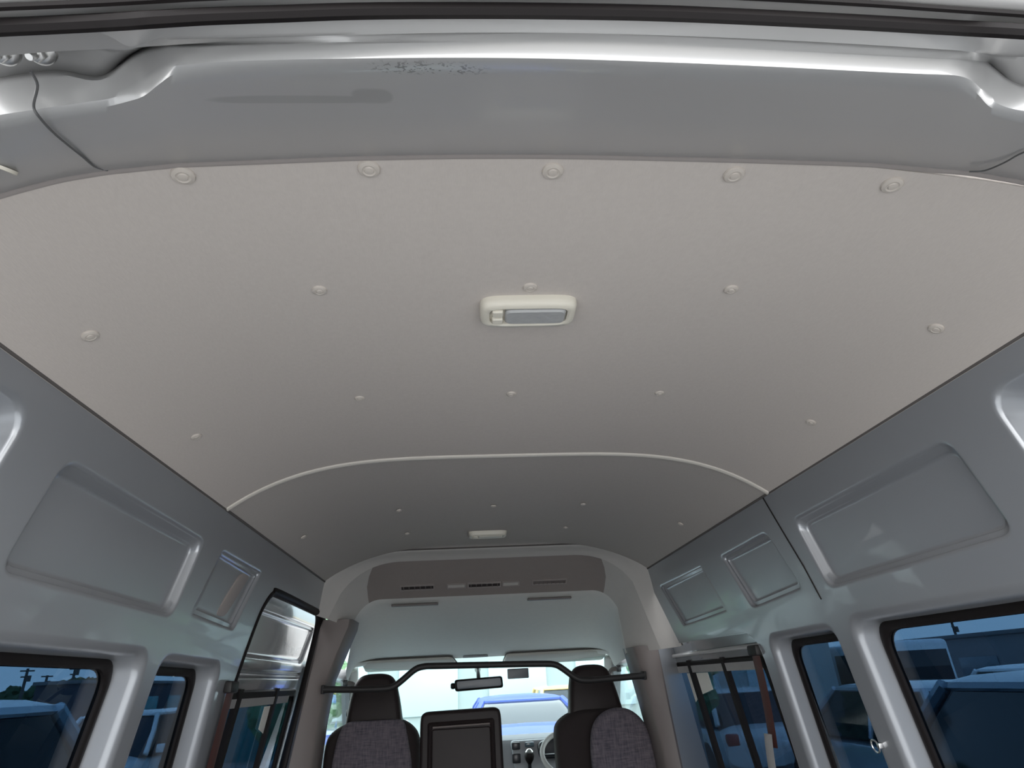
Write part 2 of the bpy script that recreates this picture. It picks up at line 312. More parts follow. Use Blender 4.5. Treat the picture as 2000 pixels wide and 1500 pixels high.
# ---------- rear header, measured as eight lines across the opening
HDR=[
 [(-0.688,0.5615,1.6153),(-0.5886,0.4314,1.5952),(-0.5856,0.4244,1.6014),(-0.5931,0.4176,1.6387),(-0.6163,0.4365,1.6679),(-0.5857,0.3973,1.6597),(-0.5603,0.3754,1.6305),(-0.5128,0.3296,1.5853),(-0.4905,0.3079,1.5646)],
 [(-0.6608,0.5606,1.6299),(-0.5645,0.4303,1.6023),(-0.5618,0.4233,1.6089),(-0.5674,0.4165,1.6417),(-0.5893,0.4354,1.6711),(-0.5601,0.3962,1.6622),(-0.5362,0.3743,1.6327),(-0.4914,0.3285,1.5878),(-0.4713,0.3079,1.5682)],
 [(-0.6318,0.5583,1.6436),(-0.5389,0.4281,1.6084),(-0.5364,0.4211,1.6152),(-0.5403,0.4143,1.6434),(-0.5608,0.433,1.6728),(-0.5331,0.3939,1.663),(-0.5107,0.3721,1.6335),(-0.4686,0.3263,1.5888),(-0.4519,0.3079,1.5718)],
 [(-0.6023,0.5571,1.6556),(-0.5134,0.4268,1.6139),(-0.511,0.4198,1.6205),(-0.5149,0.413,1.6494),(-0.5341,0.4316,1.6791),(-0.5064,0.3925,1.663),(-0.4855,0.3708,1.6336),(-0.4463,0.325,1.5898),(-0.4319,0.3079,1.5744)],
 [(-0.5718,0.5558,1.666),(-0.4869,0.4247,1.6182),(-0.4847,0.4177,1.6248),(-0.4874,0.4109,1.6506),(-0.5053,0.4294,1.6804),(-0.4789,0.3902,1.6619),(-0.4594,0.3687,1.6325),(-0.4232,0.3229,1.5897),(-0.4117,0.3079,1.5771)],
 [(-0.5412,0.5562,1.6749),(-0.46,0.4226,1.6217),(-0.4582,0.4156,1.6293),(-0.4575,0.4088,1.6416),(-0.4739,0.4272,1.6708),(-0.4511,0.3881,1.6596),(-0.4332,0.3666,1.6303),(-0.4002,0.3208,1.5898),(-0.3912,0.3079,1.5798)],
 [(-0.5228,0.5563,1.6795),(-0.4437,0.4206,1.6231),(-0.442,0.4136,1.6312),(-0.4419,0.4068,1.6455),(-0.4574,0.4251,1.675),(-0.4333,0.386,1.6531),(-0.4164,0.3646,1.6242),(-0.3861,0.3188,1.5887),(-0.3791,0.3079,1.5816)],
 [(-0.5046,0.5573,1.6835),(-0.4248,0.4142,1.622),(-0.4237,0.4072,1.6323),(-0.4258,0.4004,1.6576),(-0.4406,0.4184,1.6876),(-0.4132,0.3792,1.6445),(-0.3974,0.3582,1.6161),(-0.3687,0.3124,1.5814),(-0.367,0.3079,1.5835)],
 [(-0.4886,0.5579,1.6869),(-0.4073,0.4062,1.6196),(-0.4073,0.3992,1.635),(-0.4094,0.3927,1.66),(-0.4227,0.4095,1.6888),(-0.3965,0.3721,1.6415),(-0.3822,0.3523,1.6144),(-0.3548,0.3079,1.5766),(-0.3565,0.3079,1.5852)],
 [(-0.4722,0.5581,1.6897),(-0.3842,0.3867,1.6111),(-0.3837,0.3797,1.624),(-0.3852,0.3755,1.6416),(-0.3935,0.3864,1.6607),(-0.378,0.3618,1.6341),(-0.3687,0.3484,1.6154),(-0.3487,0.3142,1.5873),(-0.346,0.3079,1.5868)],
 [(-0.4556,0.5581,1.6924),(-0.3635,0.3704,1.6038),(-0.3618,0.3634,1.6105),(-0.3637,0.3612,1.6255),(-0.3684,0.3677,1.6371),(-0.3603,0.3534,1.6244),(-0.3549,0.3452,1.6128),(-0.3415,0.3194,1.5966),(-0.3353,0.3079,1.5885)],
 [(-0.4336,0.5592,1.6956),(-0.3448,0.3655,1.6024),(-0.3429,0.3585,1.6073),(-0.3447,0.3569,1.6211),(-0.3482,0.3621,1.6306),(-0.3426,0.3509,1.6224),(-0.3385,0.3442,1.613),(-0.3277,0.321,1.6011),(-0.3211,0.3079,1.5908)],
 [(-0.3997,0.5604,1.6994),(-0.3186,0.3617,1.6018),(-0.3168,0.3547,1.6054),(-0.3184,0.3536,1.6188),(-0.321,0.3578,1.6267),(-0.3173,0.349,1.622),(-0.3143,0.3434,1.6142),(-0.3059,0.3222,1.6057),(-0.2993,0.3079,1.5937)],
 [(-0.3415,0.5606,1.7041),(-0.276,0.3579,1.6014),(-0.2744,0.3509,1.604),(-0.2758,0.3502,1.6178),(-0.2774,0.3535,1.6242),(-0.2755,0.347,1.623),(-0.2737,0.3427,1.6169),(-0.268,0.3234,1.6116),(-0.2623,0.3079,1.5981)],
 [(-0.245,0.5573,1.7078),(-0.2079,0.3528,1.6),(-0.2069,0.3458,1.6016),(-0.2078,0.3457,1.6164),(-0.2083,0.3478,1.6207),(-0.2081,0.3444,1.6252),(-0.2075,0.3417,1.6212),(-0.2049,0.325,1.6207),(-0.2014,0.3079,1.6054)],
 [(-0.122,0.553,1.7091),(-0.1226,0.3471,1.5974),(-0.1226,0.3401,1.5984),(-0.1223,0.3407,1.6146),(-0.1223,0.3414,1.6165),(-0.1222,0.3415,1.6281),(-0.1222,0.3405,1.6267),(-0.1221,0.3268,1.6292),(-0.1223,0.3079,1.611)],
 [(0.0036,0.5504,1.7091),(-0.0364,0.3443,1.5959),(-0.0374,0.3373,1.597),(-0.0357,0.3382,1.6143),(-0.0356,0.3383,1.6151),(-0.0341,0.3401,1.6304),(-0.0341,0.34,1.6302),(-0.0356,0.3277,1.634),(-0.0401,0.3079,1.6155)],
 [(0.133,0.5507,1.709),(0.0525,0.345,1.5963),(0.0507,0.338,1.5982),(0.0539,0.3389,1.6164),(0.0542,0.3392,1.6175),(0.057,0.3405,1.6323),(0.0568,0.3401,1.6318),(0.0535,0.3275,1.6346),(0.045,0.3079,1.6189)],
 [(0.2656,0.5505,1.7073),(0.1449,0.3466,1.5971),(0.1421,0.3396,1.5991),(0.1469,0.3403,1.6176),(0.1476,0.3409,1.6194),(0.151,0.3413,1.6329),(0.1503,0.3404,1.6317),(0.1443,0.327,1.6325),(0.1322,0.3079,1.6187)],
 [(0.3972,0.546,1.6997),(0.2403,0.3481,1.5969),(0.2363,0.3411,1.5982),(0.2426,0.3416,1.6167),(0.2439,0.3426,1.6192),(0.2475,0.342,1.6314),(0.2461,0.3407,1.6295),(0.2375,0.3265,1.6305),(0.2214,0.3079,1.6167)],
 [(0.4621,0.5438,1.6915),(0.2883,0.3482,1.5957),(0.2842,0.3412,1.5979),(0.2909,0.3417,1.6156),(0.2925,0.3427,1.6181),(0.2962,0.3421,1.6295),(0.2945,0.3407,1.6275),(0.2853,0.3265,1.6299),(0.2665,0.3079,1.6147)],
 [(0.4988,0.5407,1.6847),(0.3168,0.3477,1.5942),(0.3126,0.3407,1.597),(0.3197,0.3413,1.6144),(0.3212,0.3422,1.6166),(0.3253,0.3418,1.6279),(0.3238,0.3406,1.6262),(0.3145,0.3266,1.6298),(0.2939,0.3079,1.6135)],
 [(0.5167,0.5388,1.681),(0.3366,0.3532,1.5962),(0.3323,0.3462,1.5992),(0.3404,0.3461,1.6197),(0.3439,0.3482,1.6243),(0.3436,0.3446,1.6305),(0.3397,0.3417,1.6264),(0.3266,0.3249,1.627),(0.3076,0.3079,1.6129)],
 [(0.5286,0.5378,1.678),(0.3604,0.3671,1.6023),(0.3571,0.3601,1.6081),(0.3665,0.3583,1.6349),(0.3754,0.3639,1.6456),(0.3632,0.3517,1.6397),(0.3531,0.3445,1.6293),(0.33,0.3204,1.62),(0.3168,0.3079,1.6125)],
 [(0.5409,0.5374,1.675),(0.3886,0.3851,1.6098),(0.3868,0.3781,1.6192),(0.3978,0.3742,1.6536),(0.4144,0.3846,1.6729),(0.3863,0.361,1.6519),(0.3679,0.3481,1.6332),(0.3312,0.3147,1.6111),(0.326,0.3079,1.6121)],
 [(0.5529,0.5368,1.6716),(0.4066,0.3925,1.6122),(0.4031,0.3855,1.6179),(0.4125,0.3807,1.6496),(0.4327,0.3933,1.6723),(0.4021,0.3649,1.6564),(0.3799,0.3496,1.6343),(0.3371,0.3123,1.6074),(0.3352,0.3079,1.6117)],
 [(0.5675,0.5357,1.6673),(0.4242,0.3969,1.6126),(0.4204,0.3899,1.6178),(0.4258,0.3846,1.6409),(0.4484,0.3985,1.6652),(0.4186,0.3672,1.6587),(0.3937,0.3505,1.6346),(0.3468,0.3109,1.6051),(0.3468,0.3079,1.6112)],
 [(0.588,0.5347,1.6607),(0.4443,0.3987,1.6109),(0.4408,0.3917,1.617),(0.444,0.3861,1.6352),(0.468,0.4006,1.66),(0.4388,0.3682,1.6594),(0.4122,0.3508,1.6345),(0.3622,0.3103,1.6038),(0.363,0.3079,1.6103)],
 [(0.6176,0.5346,1.6495),(0.4702,0.3987,1.6068),(0.4665,0.3917,1.6129),(0.47,0.3861,1.6315),(0.4951,0.4006,1.6562),(0.4656,0.3681,1.6579),(0.4377,0.3508,1.633),(0.3853,0.3103,1.6022),(0.3859,0.3079,1.6084)],
 [(0.6508,0.5332,1.6349),(0.4998,0.3977,1.6008),(0.4959,0.3907,1.6069),(0.4999,0.3852,1.6259),(0.5258,0.3994,1.6499),(0.4971,0.3676,1.6553),(0.4682,0.3506,1.631),(0.4136,0.3106,1.6007),(0.4135,0.3079,1.6062)],
]
bm = bmesh.new()
fine = []
for k in range(9):
    fine.append(smoothpath([r[k] for r in HDR], 4))
fine = np.array(fine)
lines = []
A, B1, B2, C1, C2, C3, C3b, D, E_ = fine
def mixl(a, b, t): return a*(1-t)+b*t
order = [A, mixl(A, B1, .03)+np.array([0, 0, -.003]), mixl(A, B1, .5), mixl(A, B1, .9), B1, mixl(B1, B2, .5)+np.array([0, -.0022, -.0016]), B2, mixl(B2, C1, .5), mixl(B2, C1, .9), C1, mixl(C1, C2, .5), C2, mixl(C2, C3, .5), mixl(C2, C3, .85), C3, mixl(C3, C3b, .8), C3b, mixl(C3b, D, .2), D]
loft(bm, [[Vector(p) for p in L] for L in order])
struct(obj('wall_rear', bm, M['header_paint'], sharp=50))
# narrow lip where the headliner tucks in behind the header
bm = bmesh.new(); loft(bm, [[Vector(p)+Vector((0, dy, dz)) for p in A] for dy, dz in ((-.004, -.001), (.001, -.0025), (.006, -.0015), (.008, .003))])
struct(obj('trim_2', bm, M['taupe_light']))
# weatherstrip
bm = bmesh.new(); Dl = [Vector(mixl(D, E_, .55)[i])+Vector((0, 0, .0)) for i in range(len(D))]
tube(bm, Dl, .0062, 8); struct(obj('trim_3', bm, M['black']))
# open tailgate overhead (hinged just above the opening)
bm = bmesh.new(); T = []
for dy, dz in ((.05, .055), (.045, .032), (.020, .020), (-.004, .0135), (-.010, .0115), (-.016, .0135), (-.05, .030), (-.3, .20), (-1.0, .72), (-1.0, .76), (-.2, .22), (.05, .09)):
    T.append([Vector(mixl(E_, E_, 0)[i])+Vector((0, dy, dz)) for i in range(0, len(E_), 2)])
loft(bm, T); struct(obj('door_4', bm, M['tailgate_inner']))
bm = bmesh.new(); tube(bm, [Vector(E_[i])+Vector((0, -.006, .0092)) for i in range(0, len(E_), 2)], .0028, 6)
struct(obj('trim_4', bm, M['black']))

# ---------- side walls
def wall(name, s, outer, cuts, recs, m='paint'):
    """cuts: (poly, r, depth, steps) through holes; recs: (poly, r, depth, fade) blind recesses"""
    bm = bmesh.new(); loops = [outer]
    for poly, r, depth in cuts:
        st = edge_steps(depth, .024, .004, .004)
        loops.append(rpoly(inset(poly, -.003), max(r+.003*.6, .004))); fillet_rings(bm, s, poly, r, [(-.003, 0)]+st[:6])
    for poly, r, depth, fade in recs:
        st = edge_steps(depth, .011, .008, .010); st = [(-.003, 0)]+st+[(st[-1][0]+.002, depth), (st[-1][0]+.006, depth)]
        loops.append(rpoly(inset(poly, -.003), max(r+.003*.6, .004))); fillet_rings(bm, s, poly, r, st, fade, True)
    fillholes(bm, loops, lambda y, z: wpt(s, y, z))
    bmesh.ops.remove_doubles(bm, verts=bm.verts, dist=2e-5)
    return struct(obj(name, bm, M[m], sharp=60))
def arc_outer(pts, r): return pts
big = [(.968, 1.305), (1.572, 1.298), (1.608, 1.488), (1.0, 1.497)]
tail = [(.38, 1.28), (.868, 1.28), (.892, 1.535), (.38, 1.535)]
fadeA = lambda y, z: max(.05, min(1, (y-1.70)/.10))
fadeB = lambda y, z: max(.05, min(1, (y-2.30)/.10))
one = None
left_outer = [(.34, 0), (.36, 1.577), (3.03, 1.577), (3.06, 1.455), (2.34, 1.458), (2.26, 1.445), (2.205, 1.405), (2.17, 1.34), (2.135, 1.17), (2.115, .95), (2.10, 0)]
right_outer = [(.34, 0), (.36, 1.577), (3.03, 1.577), (2.84, 1.24), (2.30, 1.235), (2.14, 1.232), (2.085, 1.20), (2.075, 1.13), (2.10, .9), (2.14, .55), (2.14, .0)]
Lwin1 = [(.38, .55), (1.540, .55), (1.532, 1.235), (.38, 1.235)]
Lwin2 = [(1.600, .55), (2.075, .55), (1.985, 1.225), (1.584, 1.228)]
Rwin1 = [(.38, .55), (1.592, .55), (1.555, 1.235), (.38, 1.235)]
Rwin2 = [(1.650, .55), (2.075, .55), (2.005, 1.222), (1.615, 1.225)]
slot_poly = [(1.842, 1.333), (1.915, 1.333), (2.018, 1.460), (1.945, 1.460)]
wall('wall_left', -1, left_outer, [(Lwin1, .055, .066), (Lwin2, .05, .066)],
     [(big, .035, .022, None), ([(1.652, 1.312), (1.992, 1.300), (2.094, 1.487), (1.725, 1.490)], .02, .017, fadeA), (tail, .05, .06, None)])
wall('wall_right', 1, right_outer, [(Rwin1, .055, .066), (Rwin2, .05, .066)],
     [(big, .035, .022, None), ([(1.685, 1.315), (2.031, 1.297), (2.132, 1.486), (1.764, 1.492)], .025, .017, None),
      ([(2.212, 1.308), (2.724, 1.297), (2.869, 1.488), (2.313, 1.487)], .02, .016, fadeB), (tail, .05, .06, None)])
# oblong access cover in the left wall
bm = bmesh.new(); pl = rpoly(slot_poly, .022)
loft(bm, [[wpt(-1, p[0], p[1], o) for p in rpoly(inset(slot_poly, d), .022)] for d, o in ((-.001, .020), (0, .009), (.003, .008))], True, False, True)
tag(obj('access_cover', bm, M['taupe_light']), 'small oblong taupe cover in the smaller shallow recess of the left wall', 'cover')
# panel joint on the right wall, lapped edges at the seam on both walls
bm = bmesh.new(); tube(bm, [wpt(1, 1.703, 1.574, -.0005), wpt(1, 1.672, 1.47, -.0005), wpt(1, 1.640, 1.368, -.0005), wpt(1, 1.622, 1.28, 0)], .0022, 6)
struct(obj('trim_5', bm, M['black']))
for s, nm in ((-1, 'trim_6'), (1, 'trim_7')):
    bm = bmesh.new(); tube(bm, [wpt(s, .55+.1*i, 1.5765, -.001) for i in range(25)]+[wpt(s, 3.0, 1.5765, -.001)], .0035, 6)
    struct(obj(nm, bm, M['dark_gap']))

# fixed side windows: gasket and tinted pane
def side_window(name, s, poly, r, off=.058):
    pane = inset(poly, .038)
    bm = bmesh.new(); p2 = rpoly(pane, r)
    loft(bm, [[wpt(s, p[0], p[1], off+.004) for p in p2], [wpt(s, p[0], p[1], off+.008) for p in p2]], True, True, True)
    o = struct(obj(name, bm, M['tint']))
    bm = bmesh.new()
    rings = [[wpt(s, p[0], p[1], off+oo) for p in rpoly(inset(poly, dd), r)] for dd, oo in ((.016, .010), (.020, -.002), (.026, -.006), (.036, -.006), (.041, -.002), (.042, .011), (.016, .010))]
    loft(bm, rings, True)
    g = obj('gasket', bm, M['black'], o)
    return o
side_window('window_1', -1, Lwin1, .05); side_window('window_2', -1, Lwin2, .045)
side_window('window_3', 1, Rwin1, .05); side_window('window_4', 1, Rwin2, .045)
# slim curtain-wire strips behind the panes are the inner edges of the outer skin
# ---------- sliding door seen in the left opening
def door_panel(name, s, outer, hole, rec, off, m='door_paint'):
    bm = bmesh.new(); loops = [outer, rpoly(hole, .04)]
    R_ = []
    def fr(poly, r, steps, cap):
        rings = [[wpt(s, p[0], p[1], off+o) for p in rpoly(inset(poly, d) if d else poly, max(r-d*.6, .004))] for d, o in steps]
        rr = loft(bm, rings, True)
        if cap: bm.faces.new(rr[-1])
    fr(hole, .04, [(0, 0), (.004, .001), (.010, .006), (.014, .02)], False)
    for poly, r, dep in rec:
        loops.append(rpoly(poly, r)); fr(poly, r, edge_steps(dep, .012, .01, .01), True)
    fillholes(bm, loops, lambda y, z: wpt(s, y, z, off))
    # jamb joining the panel to the wall opening
    bmesh.ops.remove_doubles(bm, verts=bm.verts, dist=2e-5)
    return struct(obj(name, bm, M[m], sharp=55))
d1 = door_panel('door_1', -1, [(2.0, 0), (2.0, 1.52), (3.5, 1.52), (3.5, 0)], [(2.30, .5), (3.30, .5), (3.33, 1.150), (2.28, 1.150)],
                [([(2.40, 1.245), (3.30, 1.245), (3.40, 1.425), (2.44, 1.425)], .03, .016), ([(2.30, 1.180), (3.32, 1.180), (3.33, 1.222), (2.32, 1.222)], .015, .006)], .092)
def slider(parent, s, ys, z0, z1, off, hole):
    bm = bmesh.new(); hp = rpoly(inset(hole, .008), .035)
    loft(bm, [[wpt(s, p[0], p[1], off+.012) for p in hp], [wpt(s, p[0], p[1], off+.016) for p in hp]], True, True, True)
    obj('pane', bm, M['tint'], parent)
    bm = bmesh.new(); rings = [[wpt(s, p[0], p[1], off+oo) for p in rpoly(inset(hole, dd), .035)] for dd, oo in ((.004, .012), (.004, .002), (.010, -.004), (.030, -.004), (.034, .002), (.034, .014), (.004, .012))]
    loft(bm, rings, True); obj('gasket', bm, M['black'], parent)
    for (ya, yb, wd) in ys:
        bm = bmesh.new(); a = wpt(s, ya, z1, off+.002); b = wpt(s, yb, z0, off+.002)
        for dy0, dy1, do, mi in ((-wd/2, wd/2, 0, 0),):
            P = [a+Vector((0, dy0, 0)), a+Vector((0, dy1, 0)), b+Vector((0, dy1, 0)), b+Vector((0, dy0, 0))]
            loft(bm, [[p+Vector((s*-.010, 0, 0)) for p in P], [p+Vector((s*.008, 0, 0)) for p in P]], True, True, True)
        obj('sash_bar', bm, M['black'], parent)
slider(d1, -1, [(2.50, 2.50, .040), (2.98, 2.98, .030)], .5, 1.150, .092, [(2.30, .5), (3.30, .5), (3.33, 1.150), (2.28, 1.150)])
# grey head strips of the sliding window
for (par, s, ya, yb, z) in ((d1, -1, 2.36, 3.20, 1.105),):
    bm = bmesh.new(); P = [wpt(s, ya, z+.014, .088), wpt(s, yb, z+.014, .088), wpt(s, yb, z-.014, .088), wpt(s, ya, z-.014, .088)]
    loft(bm, [P, [p+Vector((s*.012, 0, 0)) for p in P]], True, True, True); obj('head_rail', bm, M['greyweb'], par)
# black seal around the door opening
sl = [(3.03, 1.452), (2.34, 1.452), (2.262, 1.440), (2.21, 1.402), (2.176, 1.338), (2.141, 1.17), (2.121, .95), (2.105, .4), (2.10, .02)]
bm = bmesh.new(); tube(bm, smoothpath([wpt(-1, y, z, .012) for y, z in sl], 4), .017, 10)
struct(obj('trim_8', bm, M['black']))
bm = bmesh.new(); fs = [wpt(-1, 3.045, 1.458, .010), wpt(-1, 3.10, 1.440, .012), wpt(-1, 3.135, 1.40, .012), wpt(-1, 3.145, 1.32, .012), wpt(-1, 3.14, 1.1, .012), wpt(-1, 3.12, .8, .012), wpt(-1, 3.11, .02, .012)]
tube(bm, smoothpath(fs, 4), .024, 12); struct(obj('trim_9', bm, M['black']))
# ---------- right hand sliding window in its recessed frame
Rh = [(2.23, .5), (3.30, .5), (3.36, 1.172), (2.20, 1.172)]
d2 = door_panel('window_5', 1, [(1.98, .0), (1.98, 1.30), (3.7, 1.30), (3.7, .0)], Rh, [], .062, 'door_paint')
slider(d2, 1, [(2.57, 2.60, .030), (2.97, 3.00, .036)], .5, 1.172, .062, Rh)
bm = bmesh.new(); P = [wpt(1, 2.24, 1.150, .056), wpt(1, 3.22, 1.150, .056), wpt(1, 3.22, 1.122, .056), wpt(1, 2.24, 1.122, .056)]
loft(bm, [P, [p+Vector((.012, 0, 0)) for p in P]], True, True, True); obj('head_rail', bm, M['greyweb'], d2)
# rolled edge of the opening
bm = bmesh.new(); P = smoothpath([(2.86, 1.243), (2.30, 1.240), (2.15, 1.236), (2.088, 1.204), (2.078, 1.13), (2.103, .9), (2.143, .55), (2.143, .02)], 4)
P = smoothpath([wpt(1, y, z, 0) for y, z in [(2.86, 1.243), (2.30, 1.240), (2.15, 1.236), (2.088, 1.204), (2.078, 1.13), (2.103, .9), (2.143, .55), (2.143, .02)]], 4)
loft(bm, [[p+Vector((do, 0, dz)) for p in P] for do, dz in ((0, -.002), (.004, .004), (.03, .006), (.062, .004))])
struct(obj('trim_10', bm, M['paint']))
bm = bmesh.new(); tube(bm, [wpt(1, 2.20, 1.196, .050), wpt(1, 2.8, 1.196, .050), wpt(1, 3.3, 1.196, .050)], .008, 8)
struct(obj('trim_11', bm, M['ivory']))

# ---------- moulded cab headliner
def section(Y, wt, zt, cx, cz, ws, zs, wbl, zbl, wbr, zbr, n=10):
    pts = [Vector((-wbl+(wbl-ws)*k/6, Y, zbl+(zs-zbl)*k/6)) for k in range(6)]
    for k in range(n): 
        t = k/n; pts.append(Vector((-(ws*(1-t)**2+cx*2*t*(1-t)+wt*t*t), Y, zs*(1-t)**2+cz*2*t*(1-t)+zt*t*t)))
    m_ = 16
    for k in range(m_+1): pts.append(Vector((-wt+2*wt*k/m_, Y, zt)))
    for k in range(1, n+1):
        t = 1-k/n; pts.append(Vector(((ws*(1-t)**2+cx*2*t*(1-t)+wt*t*t), Y, zs*(1-t)**2+cz*2*t*(1-t)+zt*t*t)))
    for k in range(1, 7): pts.append(Vector((ws+(wbr-ws)*k/6, Y, zs+(zbr-zs)*k/6)))
    return pts
SEC1 = [section(2.955, .40, 1.704, .66, 1.702, .757, 1.572, .803, 1.445, .860, 1.235),
        section(2.960, .40, 1.698, .65, 1.696, .748, 1.566, .796, 1.440, .853, 1.232),
        section(2.975, .40, 1.692, .64, 1.690, .735, 1.560, .784, 1.436, .842, 1.230),
        section(3.000, .42, 1.683, .63, 1.680, .715, 1.548, .765, 1.430, .815, 1.228),
        section(3.030, .42, 1.666, .60, 1.662, .690, 1.530, .740, 1.422, .780, 1.226)]
SEC2 = [SEC1[-1],
        section(3.080, .47, 1.632, .61, 1.630, .680, 1.505, .710, 1.412, .740, 1.224),
        section(3.140, .52, 1.592, .61, 1.589, .668, 1.475, .690, 1.405, .705, 1.224),
        section(3.200, .53, 1.552, .61, 1.549, .658, 1.450, .672, 1.402, .680, 1.224),
        section(3.240, .53, 1.524, .61, 1.521, .652, 1.435, .662, 1.400, .670, 1.224)]
SEC3 = [SEC2[-1],
        section(3.262, .53, 1.515, .61, 1.511, .652, 1.430, .660, 1.395, .670, 1.22),
        section(3.300, .53, 1.505, .61, 1.500, .656, 1.42, .670, 1.36, .68, 1.20),
        section(3.500, .54, 1.462, .64, 1.455, .685, 1.38, .715, 1.28, .715, 1.20),
        section(3.800, .56, 1.398, .68, 1.390, .735, 1.33, .775, 1.22, .775, 1.20),
        section(4.100, .60, 1.330, .74, 1.322, .785, 1.28, .820, 1.19, .820, 1.19),
        section(4.330, .66, 1.283, .79, 1.277, .825, 1.24, .850, 1.18, .850, 1.18),
        section(4.360, .66, 1.290, .79, 1.285, .825, 1.25, .850, 1.19, .850, 1.19)]
def secmesh(name, secs, m, lo=0, hi=None):
    secs = [q[lo:hi] for q in secs]
    bm = bmesh.new(); fine = []
    for i in range(len(secs)-1):
        for t in (0, .5): fine.append([secs[i][k].lerp(secs[i+1][k], t) for k in range(len(secs[0]))])
    fine.append(secs[-1]); loft(bm, fine); return obj(name, bm, M[m], sharp=70)
struct(secmesh('trim_12', SEC1, 'fabric_rim')); struct(secmesh('trim_13', SEC2, 'shelf_shade', 12, 37)); struct(secmesh('trim_22', SEC2, 'fabric_rim', 0, 13)); struct(secmesh('trim_23', SEC2, 'fabric_rim', 36, None)); struct(secmesh('trim_14', SEC3, 'fabric_front'))
# bead between rear headliner and moulding, then lines along the seam
bm = bmesh.new(); tube(bm, [p+Vector((0, -.004, 0)) for p in SEC1[0]], .0035, 6); struct(obj('trim_15', bm, M['dark_gap']))

# ---------- pillars behind the cab
def pillar(name, rings, m):
    bm = bmesh.new(); loft(bm, [[Vector(p) for p in r] for r in rings]); return struct(obj(name, bm, M[m], sharp=50))
def post(s, zz):
    rings = []
    for z, xo, xi in zz:
        rings.append([(s*xo, 3.20, z), (s*xo, 3.085, z), (s*(xo-.012), 3.075, z), (s*(xi+.012), 3.09, z), (s*xi, 3.11, z), (s*(xi+.0), 3.30, z), (s*(xi+.05), 3.42, z)])
    return rings
pillar('trim_16', post(-1, [(1.425, .772, .640), (1.39, .782, .645), (1.17, .822, .733), (1.0, .850, .758), (.84, .876, .771), (.4, .90, .79), (0, .90, .80)]), 'taupe')
pillar('trim_17', post(1, [(1.245, .785, .668), (1.17, .793, .683), (1.0, .803, .715), (.85, .814, .740), (.75, .822, .750), (.4, .85, .78), (0, .86, .79)]), 'taupe')
bm = bmesh.new()   # painted strip between right post and window frame
loft(bm, [[(xo, 3.08, z), (xo+.012, 3.085, z), (xo+.085, 3.14, z), (xo+.16, 3.20, z)] for z, xo in ((1.245, .783), (1.0, .800), (.75, .819), (.4, .848), (0, .86))])
struct(obj('trim_18', bm, M['paint']))

# ---------- cab: floor, doors, pillars, windscreen
bm = bmesh.new(); box(bm, -.92, .92, .30, 3.4, -.06, 0.0); struct(obj('floor', bm, M['floor']))
bm = bmesh.new(); box(bm, -.92, .92, 3.4, 5.3, -.06, -.0); struct(obj('floor_cab', bm, M['dashdark']))
for s, nm in ((-1, 'door_2'), (1, 'door_3')):
    bm = bmesh.new(); lo = [(3.36, 0), (3.36, 1.24), (4.42, 1.24), (4.98, .70), (5.0, 0)]; ho = [(3.46, .66), (4.80, .66), (4.36, 1.17), (3.46, 1.19)]
    f = lambda y, z: Vector((s*(.845+.05*(1.2-z)), y, z))
    fillholes(bm, [lo, rpoly(ho, .04)], f); fillholes(bm, [lo, rpoly(ho, .04)], lambda y, z: f(y, z)+Vector((s*.05, 0, 0)))
    r0 = rpoly(ho, .04); loft(bm, [[f(*p) for p in r0], [f(*p)+Vector((s*.05, 0, 0)) for p in r0]], True)
    o = struct(obj(nm, bm, M['paint'])); bm = bmesh.new()
    loft(bm, [[f(*p)+Vector((s*.024, 0, 0)) for p in r0], [f(*p)+Vector((s*.028, 0, 0)) for p in r0]], True, True, True); obj('window_pane', bm, M['clear'], o)
    bm = bmesh.new(); tube(bm, [Vector((s*.835, 4.36, 1.25)), Vector((s*.845, 4.60, .98)), Vector((s*.86, 4.93, .62))], .040, 10)
    struct(obj('trim_19' if s < 0 else 'trim_20', bm, M['fabric_front']))
bm = bmesh.new()   # header over the windscreen
rows = [[Vector((x, 4.34+.03*dy-.10*(x/.85)**2, 1.287+dz-.03*(x/.85)**4)) for x in np.linspace(-.84, .84, 24)] for dy, dz in ((-.5, .01), (0, -.003), (1.2, -.010), (2.6, .0), (3, .06))]
loft(bm, rows); struct(obj('trim_21', bm, M['fabric_front']))
bm = bmesh.new(); n_ = 24
rows = [[Vector((x*(.84+.04*t), 4.40+.58*t-.12*x*x*(1-.2*t), 1.292-.60*t)) for x in np.linspace(-1, 1, n_)] for t in np.linspace(0, 1, 8)]
loft(bm, rows); loft(bm, [[p+Vector((0, .005, .002)) for p in r] for r in rows]); struct(obj('window_6', bm, M['clear']))
bm = bmesh.new(); box(bm, -.92, .92, 5.0, 5.3, -.5, .70, .05); struct(obj('wall_front', bm, M['c_silver']))
for s in (-1, 1):   # lower flanks so that no light leaks under the glass
    bm = bmesh.new(); box(bm, *sorted((s*.955, s*.975)), .34, 3.4, -.30, .52); struct(obj('wall_lower_left' if s < 0 else 'wall_lower_right', bm, M['paint']))
